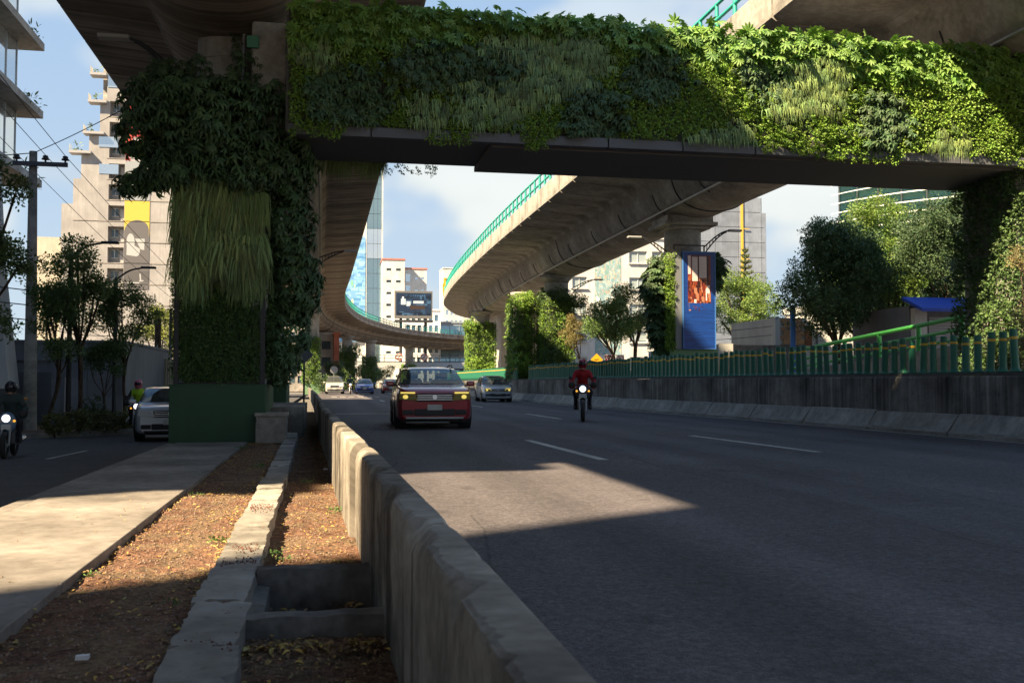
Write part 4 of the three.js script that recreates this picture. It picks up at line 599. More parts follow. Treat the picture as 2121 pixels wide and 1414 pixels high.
{ // glass tower with picture wall
  const g = thing('glass_tower', 'tall narrow glass tower with a blue picture wall behind the viaduct curve', 'building', [7.5, -0.8, 220], { world: true });
  part(g, 'core', lo(-6, 12.0, -0.8, 70, 220.3, 240), mat.white);
  for (let y = 2; y < 68; y += 3.3) for (const [a, b] of [[8.9, 10.3], [10.34, 11.2], [11.24, 12.1]]) part(g, 'glass_pane', lo(a, b, y, y + 3.22, 220, 220.2), y > 26 && y < 34 ? mat.glassPale : mat.glassBlue);
  part(g, 'corner_fin', lo(12.12, 12.4, 0, 69.5, 219.8, 221), mat.white);
  const pm = canvasMat(512, 512, (c, w, h) => { c.fillStyle = '#6f9fce'; c.fillRect(0, 0, w, h); for (let i = 0; i < 500; i++) { c.fillStyle = ['#7fb0d8', '#5d8fc4', '#8fc0de', '#4f86b8'][i % 4]; c.fillRect(rnd() * w, rnd() * h, rr(10, 80), rr(4, 20)); } for (let i = 0; i < 160; i++) { c.fillStyle = ['#7cba8e', '#a9d08e', '#5aa08e', '#c4dba8'][i % 4]; c.beginPath(); c.ellipse(250 + gauss() * 70, 260 + gauss() * 80, rr(4, 22), rr(4, 22), 0, 0, 7); c.fill(); } c.fillStyle = '#d8685c'; c.fillRect(300, 110, 30, 24); }, 0.5);
  panel(g, 'picture_wall', 13, 23, 2.1 - 7.5, 21.5 + 0.8, 0.2, pm);
  part(g, 'parapet_strip', lo(8.65, 8.88, 0, 70, 219.9, 221), mat.white);
}
building('office_block', 'white office block with small window slots and a reddish roof edge', { x: 12.05, d: 214, w: 4.7, h: 28.2, dep: 14, turn: 0.0, mat: mat.white, front: grid(0.3, 4.4, 2, 27.4, 2, 10, 0.5, 0.22), roofMat: M([0.4, 0.16, 0.13], 0.8), frame: false });
building('office_block', 'lower white office block beside the one with the reddish roof, glass bay in front', { x: 16.9, d: 217, w: 4.9, h: 26.6, dep: 14, mat: mat.white, front: [...grid(0.3, 1.4, 1, 26, 1, 10, 0.9, 0.7), ...grid(2.0, 4.7, 2, 26, 2, 9, 0.5, 0.2)], glass: mat.glassPale, roofMat: M([0.4, 0.16, 0.13], 0.8), frame: false });
building('office_block', 'pale low office block with square blue windows under the big screen', { x: 16.2, d: 209, w: 7.8, h: 17, dep: 5, mat: M([0.62, 0.63, 0.66], 0.7), front: grid(0.3, 7.5, 1, 16.6, 6, 7, 0.62, 0.6), glass: mat.glassBlue, frame: false });
building('office_block', 'dark glass office block half hidden behind the far curved deck', { x: 24.2, d: 212, w: 8.4, h: 14.6, dep: 10, mat: M([0.2, 0.24, 0.28], 0.5), front: grid(0.1, 8.3, 0.5, 14.2, 4, 6, 0.94, 0.88), glass: mat.glassBlue, frame: false });
building('office_block', 'distant white tower block peeking above the teal railing', { x: 35.2, d: 300, w: 8, h: 36.5, dep: 10, mat: mat.white, front: grid(0.6, 7.4, 3, 34, 5, 10, 0.6, 0.5), glass: mat.glassPale, frame: false });
building('office_block', 'dark ribbed office block below the curved viaduct', { x: 9.2, d: 236, w: 4.6, h: 12, dep: 8, mat: M([0.1, 0.12, 0.16], 0.5), front: grid(0.1, 4.5, 0.4, 11.8, 5, 4, 0.8, 0.85), frame: false });
building('office_block', 'green glass office block below the curved viaduct', { x: 14.0, d: 237, w: 4.4, h: 12.4, dep: 8, mat: M([0.12, 0.28, 0.26], 0.5), front: grid(0.1, 4.3, 0.4, 12, 4, 5, 0.85, 0.8), glass: M([0.1, 0.3, 0.28], 0.1), frame: false });
building('office_block', 'cream walk-up block along the side street hidden behind the planted column', { x: -15.5, d: 122, w: 8, h: 13, dep: 14, mat: M([0.52, 0.47, 0.4], 0.85, { map: tPlaster }), front: grid(0.4, 7.6, 1, 12.4, 4, 4, 0.6, 0.5), right: grid(0.4, 13.6, 1, 12.4, 5, 4, 0.5, 0.5), sill: true });
building('office_block', 'grey office block closing the far end of the side street', { x: -15, d: 215, w: 13, h: 17, dep: 12, mat: mat.greyWall, front: grid(0.4, 12.6, 1, 16.4, 7, 5, 0.7, 0.5), frame: false });
building('terracotta_building', 'white and terracotta building seen under the viaduct beside the mesh column', { x: -0.9, d: 136, w: 2.0, h: 8.3, dep: 9, mat: M([0.55, 0.52, 0.5], 0.85, { map: tPlaster }), front: grid(0.3, 1.8, 1.5, 8, 1, 3, 0.8, 0.5), sill: true }); 
building('terracotta_building', 'terracotta red side wall next to the white facade under the viaduct', { x: 1.15, d: 134, w: 0.7, h: 8.2, dep: 12, mat: M([0.5, 0.15, 0.09], 0.85, { map: tPlaster }) });
{
  const g = thing('video_billboard', 'large dark video billboard on a steel frame in front of white offices', 'billboard', [17.4, -0.8, 200], { world: true });
  part(g, 'casing', lo(13.7, 21.3, 14.0, 19.5, 200, 201), mat.trough);
  const pm = canvasMat(512, 340, (c, w, h) => { c.fillStyle = '#1d2c44'; c.fillRect(0, 0, w, h); for (let i = 0; i < 60; i++) { c.fillStyle = ['#27405e', '#16233a', '#3a5878', '#0f1a2c'][i % 4]; c.fillRect(rnd() * w, rnd() * h, rr(20, 120), rr(10, 60)); } c.fillStyle = '#aebcc8'; c.fillRect(70, 90, 70, 90); c.fillRect(150, 130, 60, 70); c.fillRect(250, 120, 150, 40); c.fillStyle = '#dfe7ee'; c.fillRect(88, 60, 26, 34); c.fillStyle = '#3a2d28'; c.fillRect(200, 190, 220, 60); c.fillStyle = '#4f83b4'; for (let i = 0; i < 9; i++) c.fillRect(200 + i * 26, 30, 5, 22); }, 0.35);
  panel(g, 'screen', 7.1, 4.5, 17.5 - 17.4, 16.85 + 0.8, 0.03, pm);
  part(g, 'catwalk', lo(13.7, 21.3, 13.2, 13.6, 198.8, 201), mat.darkSteel); for (const x of [15, 20]) part(g, 'support_post', cyl(P(x, -0.8, 200.8), P(x, 14, 200.8), 0.3, 0.3, 8), mat.darkSteel);
}
building('white_apartments', 'white apartment building with wide windows behind the roadside trees', { x: 20.4, d: 92, y0: 1.1, w: 13, h: 13.9, dep: 12, mat: mat.white, front: [...grid(0.5, 4.5, 0.6, 13.4, 2, 5, 0.72, 0.42), ...grid(8.2, 12.8, 0.6, 13.4, 2, 5, 0.78, 0.45)], glass: M([0.28, 0.33, 0.34], 0.15), sill: true, frameMat: mat.white });
{ const g = scene.getObjectByName('white_apartments'); const pm = canvasMat(256, 512, (c, w, h) => { c.fillStyle = '#8fa9b0'; c.fillRect(0, 0, w, h); for (let i = 0; i < 1500; i++) { c.fillStyle = ['#86a1a8', '#9db3b8', '#7b99a1', '#b3b3aa', '#a39c90', '#749a96'][i % 6]; c.beginPath(); c.ellipse(rnd() * w, rnd() * h, rr(2, 12), rr(3, 16), rnd() * 3, 0, 7); c.fill(); } c.fillStyle = '#eef1ef'; c.beginPath(); c.ellipse(40, 250, 22, 46, -0.6, 0, 7); c.fill(); c.beginPath(); c.ellipse(170, 240, 26, 36, 0.5, 0, 7); c.fill(); }, 0.7); panel(g, 'mural', 2.6, 9.5, 6.3, 7.4, 0.03, pm); }
building('white_apartments', 'pale apartment wing with small windows between the ivy columns and trees', { x: 17.2, d: 97, y0: 1.1, w: 3.1, h: 11, dep: 10, mat: M([0.66, 0.64, 0.6], 0.8, { map: tPlaster }), front: grid(0.3, 2.8, 0.6, 10.6, 2, 5, 0.6, 0.4), frameMat: mat.white });
{ // grey concrete tower under construction
  const g = thing('concrete_tower', 'tall grey concrete tower with horizontal seams and a yellow hoist mast', 'building', [86, 0, 200], { world: true });
  part(g, 'core', poly([[66, 0], [93.6, 0], [93.4, 33], [91.6, 41.5], [66, 41.5]], 20).translate(0, 0, -220.3), M([0.3, 0.3, 0.32], 0.85, { map: tConc }));
  const tones = [1, 0.9, 1.08].map(k => M([0.24 * k, 0.28 * k, 0.36 * k], 0.6, { map: tPlaster })); let i = 0;
  for (let y = 2; y < 41; y += 3.25) for (let x = 66; x < 92.5; x += 5.3) part(g, 'facade_panel', lo(x, Math.min(x + 5.2, y > 36 ? 92.4 : 93.5), y, y + 3.15, 199.9, 200.25), tones[(i++ * 7 + 1) % 3]);
  const m = thing('hoist_mast', 'yellow construction hoist mast on the grey tower', 'mast', [87.9, 0, 199.5]); part(m, 'mast', lo(-0.25, 0.25, 0, 42, 0.1, 0.3), M([0.5, 0.33, 0.04], 0.6)); for (let y = 8; y < 40; y += 6.5) part(m, 'wall_tie', lo(0.3, 1.6, y, y + 0.15, 0.0, 0.15), M([0.5, 0.33, 0.04], 0.6));
}
{ // curved glass building with fins
  const g = thing('finned_building', 'curved glass building with long pale horizontal fins above the trees', 'building', [62, 1, 80], { world: true });
  const arc = (r, y, a) => P(72 + r * Math.cos(a), y, 98 + r * Math.sin(a) * 1), a0 = Math.PI + 0.25, a1 = Math.PI * 1.5 + 0.25;
  const ringSt = (r) => { const l = []; for (let k = 0; k <= 14; k++) { const a = lerp(a0, a1, k / 14), p = arc(r, 0, a); l.push({ p, r: new THREE.Vector3(Math.cos(a), 0, -Math.sin(a)) }); } return l; };
  part(g, 'glass_skin', sweep(ringSt(21), [[0, 1], [0.2, 1], [0.2, 30], [0, 30]]), M([0.05, 0.16, 0.15], 0.08, {}));
  for (let y = 8; y < 28; y += 0.95) part(g, 'fin', sweep(ringSt(21), [[-0.1, y], [-0.1, y + 0.07], [1.35, y - 0.28], [1.35, y - 0.36]].map(([a, b]) => [a, b])), M([0.6, 0.62, 0.62], 0.5));
  for (let k = 0; k < 15; k += 1) { const q = ringSt(21.3)[k]; part(g, 'mullion', cyl(q.p.clone().setY(1), q.p.clone().setY(30), 0.07, 0.07, 5), mat.steel); }
}
{ // small buildings behind the terrace trees
  const g = thing('brick_house', 'small brick and white plaster house behind the delineator posts', 'house', [25, 1.12, 50], { world: true });
  part(g, 'block', lo(23.9, 26.3, 1.12, 4.6, 50.1, 56), mat.white); const bt = [0, 1, 2].map(k => M([0.42 + k * 0.05, 0.24 + k * 0.03, 0.15], 0.9));
  let i = 0; for (let y = 1.13; y < 4.5; y += 0.23) for (let x = 24.15 + ((i++ % 2) ? 0.2 : 0); x < 25.4; x += 0.42) part(g, 'brick', lo(x, x + 0.4, y, y + 0.21, 50.03, 50.09), bt[Math.floor(rnd() * 3)]);
  part(g, 'plaster_pier', lo(23.85, 24.13, 1.12, 4.62, 49.98, 50.09), mat.white); part(g, 'window', lo(25.6, 26.0, 3.1, 4.1, 50.0, 50.06), mat.brick);
  building('market_shed', 'white sheet metal shed behind the dark ficus trees', { x: 26.35, d: 50, y0: 1.12, w: 5, h: 3.9, dep: 4, mat: mat.white, category: 'shed' });
  const f = thing('slat_fence', 'tan upright plank fence behind the green ramp railing', 'fence', [27.6, 1.12, 44], { world: true });
  for (let x = 25.6; x < 29.6; x += 0.2) part(f, 'plank', lo(x, x + 0.17, 1.12, 3.75, 43.97, 44.03), M([0.42 + rr(-0.04, 0.04), 0.31, 0.2], 0.9, { map: tBark }));
  const s = thing('awning_shop', 'shop with a roller shutter under a bright blue awning', 'shop', [25, 1.12, 36], { world: true });
  part(s, 'block', lo(23.3, 30, 1.12, 4.2, 36.6, 41), mat.blueGrey); for (let k = 0; k < 22; k++) part(s, 'shutter_slat', lo(24.1, 29.5, 1.14 + k * 0.12, 1.24 + k * 0.12, 36.5, 36.58), M([0.26, 0.26, 0.28], 0.5, { metalness: 0.3 }));
  part(s, 'awning', poly([[-0.2, 0], [1.2, 0.55], [1.2, 0.68], [-0.2, 0.13]], 7.2).rotateY(Math.PI / 2).translate(23.1, 3.9, -35.6), M([0.03, 0.09, 0.5], 0.55)); part(s, 'door_post', lo(23.35, 23.9, 1.12, 4.1, 36.3, 36.59), mat.white);
  const w = thing('block_wall', 'low pale concrete wall at the back of the terrace', 'wall', [21, 1.12, 47], { world: true }); for (let x = 17.5; x < 22.4; x += 1.2) part(w, 'wall_panel', lo(x, x + 1.18, 1.12, 2.95 + rr(-0.03, 0.03), 46, 46.2), mat.greyWall);
  const b = thing('blue_post', 'bright blue painted sign post beneath the ficus trees', 'post', [20.4, 1.12, 41]); part(b, 'post', cyl(P(0, 0, 0), P(0, 3.4, 0), 0.12, 0.12, 10), M([0.02, 0.14, 0.5], 0.5)); part(b, 'foot', lo(-0.25, 0.25, 0, 0.5, -0.25, 0.25, 0.03), M([0.02, 0.14, 0.5], 0.5));
}
{ // ramp with bright green railing
  const g = thing('ramp', 'pale concrete ramp parapet with a bright green three bar railing', 'ramp', [15.5, 1.12, 25], { world: true });
  const pts = [[15.4, 31, 1.45], [15.4, 29.4, 1.6], [15.4, 27.5, 1.72], [15.4, 25.6, 1.84], [15.4, 23.7, 1.96], [15.4, 21.9, 2.08], [15.4, 20.2, 2.2]];
  part(g, 'parapet', sweep(pts.map(([x, d, y]) => ({ p: new THREE.Vector3(x, y - 1.6, -d), r: new THREE.Vector3(1, 0, 0), })), [[-0.15, -0.35], [-0.15, 1.55], [0.15, 1.55], [0.15, -0.35]]), M([0.6, 0.53, 0.44], 0.85, { map: tConc }));
  for (const [dy, r] of [[0.68, 0.06], [0.38, 0.045], [0.14, 0.045]]) part(g, 'rail', tube(pts.map(([x, d, y]) => P(x - 0.05, y + dy - 0.05, d)), r, 24, 8), mat.railGreen);
  for (const [x, d, y] of pts) part(g, 'rail_post', [cyl(P(x - 0.05, y - 0.06, d), P(x - 0.05, y + 0.66, d), 0.075, 0.06, 8)], mat.railGreen);
}
{ // footbridge and overpass far ahead
  const g = thing('footbridge', 'low steel footbridge crossing beyond the far columns', 'bridge', [17, 4, 200], { world: true });
  part(g, 'girder', lo(5, 36, 3.9, 5.15, 199.5, 200), M([0.42, 0.43, 0.44], 0.7)); part(g, 'deck', lo(5, 36, 5.16, 5.3, 199.5, 203), mat.darkSteel);
  for (const y of [5.9, 6.5]) part(g, 'rail', lo(5, 36, y, y + 0.08, 199.55, 199.63), mat.darkSteel); for (let x = 5; x < 36; x += 2.2) part(g, 'rail_post', lo(x, x + 0.1, 5.3, 6.6, 199.65, 199.73), mat.darkSteel); part(g, 'pier', lo(5.4, 6.2, -0.8, 3.9, 200, 201), mat.conc); part(g, 'pier', lo(30, 31, -0.8, 3.9, 200, 201), mat.conc);
  const o = thing('overpass', 'far pale concrete overpass with slotted parapet', 'bridge', [27, 5, 250], { world: true });
  part(o, 'parapet', lo(14, 60, 7.7, 11.6, 250, 250.6), mat.deckWhite); for (const x of [21, 29, 37, 46]) part(o, 'slot', lo(x, x + 5.2, 9.6, 10.2, 249.9, 249.97), mat.darkSteel); part(o, 'girder', lo(14, 60, 5.8, 7.68, 250.4, 256), mat.deck); for (const x of [19, 44]) part(o, 'pier', lo(x, x + 2, -0.8, 5.8, 251, 255), mat.deck);
}
// ---------------------------------------------------------------- trees and shrubs
function tree(name, label, x, y0, d, h, blobs, leafC, n, size, opt = {}) {
  const g = thing(name, label, 'tree', [x, y0, d], { group: opt.group }); const fork = opt.fork ?? h * 0.4, tr = opt.r ?? 0.09, tw = [];
  const lean = opt.lean || 0; const top = P(lean, fork, 0);
  part(g, 'trunk', tube([P(0, -0.1, 0), P(lean * 0.2 + rr(-0.05, 0.05), fork * 0.4, 0), P(lean * 0.7 + rr(-0.05, 0.05), fork * 0.75, 0), top], tr, 10, 7), mat.bark);
  for (const [bx_, by, bd, br] of blobs.slice(0, 9)) { const e = P(bx_, by - br * 0.2, bd), m = top.clone().lerp(e, 0.5).add(new THREE.Vector3(rr(-0.12, 0.12), rr(-0.1, 0.15), 0)); tw.push(tube([P(lean * 0.7, fork * 0.8, 0), top.clone().lerp(e, 0.12), m, e], tr * 0.42, 8, 5)); }
  tw.forEach(t => part(g, 'limb', t, mat.bark));
  const A = [[], [], []], tot = blobs.reduce((s, b) => s + b[3] ** 2, 0);
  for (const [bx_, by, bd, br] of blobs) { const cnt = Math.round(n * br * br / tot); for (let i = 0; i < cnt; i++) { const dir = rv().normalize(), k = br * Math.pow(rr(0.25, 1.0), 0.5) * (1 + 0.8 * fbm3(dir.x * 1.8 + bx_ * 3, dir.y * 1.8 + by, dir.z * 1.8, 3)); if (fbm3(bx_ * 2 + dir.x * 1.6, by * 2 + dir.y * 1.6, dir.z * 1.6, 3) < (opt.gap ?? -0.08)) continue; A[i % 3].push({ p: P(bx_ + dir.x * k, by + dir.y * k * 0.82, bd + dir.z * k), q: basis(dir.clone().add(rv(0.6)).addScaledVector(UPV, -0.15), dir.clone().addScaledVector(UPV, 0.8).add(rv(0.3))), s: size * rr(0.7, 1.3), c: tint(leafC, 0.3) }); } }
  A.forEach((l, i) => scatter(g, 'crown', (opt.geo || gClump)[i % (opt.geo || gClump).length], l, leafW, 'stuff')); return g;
}
const grow = (cx, cy, rx, ry, rd, n, r0, r1) => Array.from({ length: n }, () => { const v = rv().normalize().multiplyScalar(Math.cbrt(rr(0.1, 1))); return [cx + v.x * rx, cy + v.y * ry, v.z * rd, rr(r0, r1)]; });
const slim = 'slim young street trees in the planted bed';
tree('street_tree', 'tallest slim tree in the planted bed, its crown reaching the grey tower', -7.75, -0.6, 34, 6.5, grow(-0.1, 4.9, 1.1, 1.5, 0.8, 12, 0.38, 0.62), [0.11, 0.18, 0.04], 1500, 0.23, { fork: 2.6, r: 0.075, gap: -0.02 });
tree('street_tree', 'slim leaning tree beside the concrete utility pole', -8.45, -0.6, 33, 5, grow(0.3, 3.6, 0.95, 1.2, 0.7, 10, 0.35, 0.55), [0.1, 0.17, 0.04], 1000, 0.23, { fork: 1.9, r: 0.06, lean: 0.35, gap: -0.02 });
tree('street_tree', 'small thin tree with sparse twigs between the two taller ones', -7.2, -0.6, 35, 3.6, grow(0, 2.4, 0.55, 0.7, 0.4, 6, 0.25, 0.4), [0.07, 0.13, 0.03], 600, 0.2, { fork: 1.2, r: 0.035, gap: -0.05 });
tree('street_tree', 'slim dark tree nearest the corrugated fence with a drooping crown', -6.75, -0.6, 36, 5, grow(0.0, 3.9, 0.95, 0.9, 0.7, 10, 0.35, 0.55), [0.1, 0.17, 0.04], 1100, 0.23, { fork: 2.3, r: 0.055, gap: -0.02 });
tree('street_tree', 'leafy tree at the picture edge in front of the glass office', -7.6, -0.35, 23, 7, [...grow(0.35, 5.6, 0.7, 0.7, 0.6, 5, 0.35, 0.5), ...grow(0.5, 4.2, 0.7, 0.5, 0.6, 5, 0.3, 0.45), ...grow(0.3, 2.9, 0.6, 0.5, 0.6, 4, 0.3, 0.4)], [0.1, 0.16, 0.04], 1300, 0.22, { fork: 2.6, r: 0.07, gap: -0.05 });
tree('maple_tree', 'sunlit yellow green tree behind the wooden post', -9.9, -0.75, 64, 7, [...grow(0.1, 5.2, 1.3, 1.6, 1, 10, 0.5, 0.8), ...grow(0.1, 2.6, 0.7, 0.6, 0.5, 4, 0.35, 0.55)], [0.2, 0.24, 0.035], 1300, 0.3, { fork: 2.2, r: 0.1 });
tree('roadside_tree', 'bright green spreading tree beside the white apartments', 17.2, 1.12, 58, 5, grow(-0.3, 3.6, 1.7, 1.1, 1.2, 12, 0.55, 0.85), [0.11, 0.2, 0.04], 1700, 0.28, { fork: 1.6, r: 0.1 });
tree('roadside_tree', 'thin autumn tinged tree next to the ivy columns', 15.6, 1.12, 60, 4.5, grow(-0.3, 3.0, 0.7, 1.2, 0.6, 6, 0.3, 0.5), [0.2, 0.17, 0.05], 500, 0.24, { fork: 1.3, r: 0.06, gap: -0.02 });
tree('roadside_tree', 'olive green tree close to the billboard column', 19.2, 1.12, 60, 6, grow(0, 4.6, 1.2, 1.7, 1, 9, 0.5, 0.8), [0.13, 0.19, 0.05], 1200, 0.28, { fork: 2.2, r: 0.12 });
tree('ash_tree', 'large sunlit lime green tree below the grey tower', 26.3, 1.12, 60, 8.5, grow(0, 4.9, 2.1, 2.2, 1.6, 16, 0.7, 1.1), [0.15, 0.24, 0.035], 2800, 0.3, { fork: 2, r: 0.16 });
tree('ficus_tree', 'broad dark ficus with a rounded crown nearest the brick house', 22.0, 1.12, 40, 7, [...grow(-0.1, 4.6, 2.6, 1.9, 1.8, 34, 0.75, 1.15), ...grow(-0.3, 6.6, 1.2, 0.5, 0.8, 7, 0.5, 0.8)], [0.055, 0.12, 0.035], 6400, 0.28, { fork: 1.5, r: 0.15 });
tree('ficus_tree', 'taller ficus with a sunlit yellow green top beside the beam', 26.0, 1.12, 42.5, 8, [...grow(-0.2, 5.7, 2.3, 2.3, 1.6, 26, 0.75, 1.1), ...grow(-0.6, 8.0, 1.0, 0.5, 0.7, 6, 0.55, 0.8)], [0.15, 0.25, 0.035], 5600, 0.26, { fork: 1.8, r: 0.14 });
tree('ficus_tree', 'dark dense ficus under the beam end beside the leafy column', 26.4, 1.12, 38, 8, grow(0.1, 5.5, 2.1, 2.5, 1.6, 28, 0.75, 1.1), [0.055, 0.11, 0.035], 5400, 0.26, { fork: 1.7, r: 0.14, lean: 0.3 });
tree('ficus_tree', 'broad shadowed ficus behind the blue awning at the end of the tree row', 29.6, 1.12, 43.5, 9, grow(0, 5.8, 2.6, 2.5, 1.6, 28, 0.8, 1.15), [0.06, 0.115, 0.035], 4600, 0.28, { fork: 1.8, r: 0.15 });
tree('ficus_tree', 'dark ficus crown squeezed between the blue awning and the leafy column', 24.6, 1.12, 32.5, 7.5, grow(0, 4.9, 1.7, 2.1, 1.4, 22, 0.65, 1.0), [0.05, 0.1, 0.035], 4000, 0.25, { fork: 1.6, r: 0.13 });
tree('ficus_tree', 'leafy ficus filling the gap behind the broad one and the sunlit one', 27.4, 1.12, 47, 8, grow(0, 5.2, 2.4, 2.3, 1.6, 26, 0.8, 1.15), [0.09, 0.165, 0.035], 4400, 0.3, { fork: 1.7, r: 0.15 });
tree('roadside_tree', 'far round tree beyond the approaching cars', 8.2, -0.4, 170, 6.5, grow(0, 3.4, 2.9, 1.8, 1.8, 14, 0.8, 1.3), [0.11, 0.17, 0.04], 1400, 0.45, { fork: 1.4, r: 0.15 });
tree('roadside_tree', 'dark round tree between the mesh column and the silver van', 1.2, -0.2, 128, 5, grow(0, 2.9, 1.2, 1.2, 1, 8, 0.5, 0.9), [0.05, 0.09, 0.035], 700, 0.4, { fork: 1.2, r: 0.12 });
tree('dry_shrub', 'shrub with dry tan leaves at the picture edge beside the leafy column', 13.9, 1.12, 17.6, 2.6, [...grow(-0.05, 1.0, 0.3, 0.7, 0.3, 6, 0.22, 0.34), ...grow(-0.1, 2.2, 0.25, 0.4, 0.3, 3, 0.18, 0.26)], [0.22, 0.19, 0.08], 520, 0.13, { fork: 0.5, r: 0.03, gap: -0.05 });
{ // araucaria
  const g = thing('araucaria_tree', 'tiered conifer with a pointed tip in front of the grey tower', 'tree', [35.5, 1.12, 80]); part(g, 'trunk', cyl(P(0, 0, 0), P(0, 11.6, 0), 0.2, 0.03, 7), mat.bark); const A = [];
  for (let k = 0; k < 15; k++) { const y = 4.5 + k * 0.48, L = lerp(1.75, 0.22, k / 14); for (let j = 0; j < 9; j++) { const a = j / 9 * 6.283 + k; part(g, 'bough', tube([P(0, y, 0), P(Math.cos(a) * L * 0.6, y - 0.03, Math.sin(a) * L * 0.6), P(Math.cos(a) * L, y + 0.18, Math.sin(a) * L)], 0.03, 5, 4), mat.bark); for (let q = 0.2; q <= 1; q += 0.13) A.push({ p: P(Math.cos(a) * L * q, y + 0.18 * q * q + rr(0, 0.08), Math.sin(a) * L * q), q: basis(UPV.clone().add(rv(0.6)), rv(1)), s: rr(0.14, 0.24), c: tint([0.12, 0.17, 0.05], 0.25) }); } }
  scatter(g, 'crown', gSprig[0], A);
}
function shrub(label, x, y0, d, r, h, c, n, size = 0.14) { const g = thing('shrub', label, 'shrub', [x, y0, d], { group: 'shrubs' }); part(g, 'stem', [0, 1, 2].map(() => cyl(P(0, -0.05, 0), P(rr(-r, r) * 0.6, h * 0.7, rr(-r, r) * 0.6), 0.02, 0.01, 5)), mat.bark); const A = [[], [], []]; for (let i = 0; i < n; i++) { const v = rv().normalize().multiplyScalar(rr(0.5, 1)); if (v.y < -0.75) continue; A[i % 3].push({ p: P(v.x * r, h * 0.52 + v.y * h * 0.5, v.z * r), q: basis(v.clone().add(rv(0.5)), v.clone().addScaledVector(UPV, 0.6)), s: size * rr(0.7, 1.3), c: tint(c, 0.3) }); } A.forEach((l, i) => scatter(g, 'foliage', gSprig[i], l)); }
shrub('low yellowish shrub at the near end of the planted bed', -8.1, -0.55, 32.6, 0.5, 0.75, [0.14, 0.15, 0.03], 160);
shrub('rounded olive shrub beneath the street lamp', -7.6, -0.55, 33.2, 0.55, 0.85, [0.13, 0.14, 0.03], 180);
shrub('broad olive shrub in the middle of the planted bed', -7.0, -0.58, 34, 0.6, 0.8, [0.12, 0.13, 0.03], 200);
shrub('dark leafy shrub behind the olive ones', -7.5, -0.55, 34.8, 0.55, 1.15, [0.05, 0.1, 0.03], 160);
shrub('olive shrub near the helmeted rider', -6.45, -0.6, 35.2, 0.6, 0.85, [0.13, 0.14, 0.03], 200);
shrub('small green shrub growing out of the corrugated fence corner', -8.7, -0.75, 48.5, 0.6, 2.2, [0.1, 0.19, 0.03], 200, 0.2);
shrub('low bush under the viaduct by the mesh column', -0.2, -0.1, 99, 0.9, 2.2, [0.06, 0.12, 0.03], 160, 0.25);
{ const g = thing('planter_bed', 'raised planted bed edged with a concrete kerb along the side street', 'planter', [-7.5, -0.75, 34], { world: true }); const pts = [[-9.6, 31], [-8.6, 32.4], [-7.4, 33.4], [-6.3, 34.9], [-5.9, 37.5], [-6.3, 40]]; const st = pts.map(([x, d], i) => { const a = pts[Math.max(0, i - 1)], b = pts[Math.min(5, i + 1)], t = new THREE.Vector3(b[0] - a[0], 0, -(b[1] - a[1])).normalize(); return { p: P(x, 0, d), r: new THREE.Vector3(-t.z, 0, t.x) }; }); for (let i = 0; i < 5; i++) part(g, 'kerb_piece', sweep([st[i], st[i + 1]], [[-0.1, -0.9], [-0.1, -0.43], [0.1, -0.43], [0.1, -0.9]]), mat.concRough); const s = new THREE.Shape([...pts, [-12, 40], [-12, 31]].map(p => new THREE.Vector2(...p))); part(g, 'soil', clean(new THREE.ShapeGeometry(s).rotateX(-Math.PI / 2)).translate(0, -0.5, 0), mat.soil); }
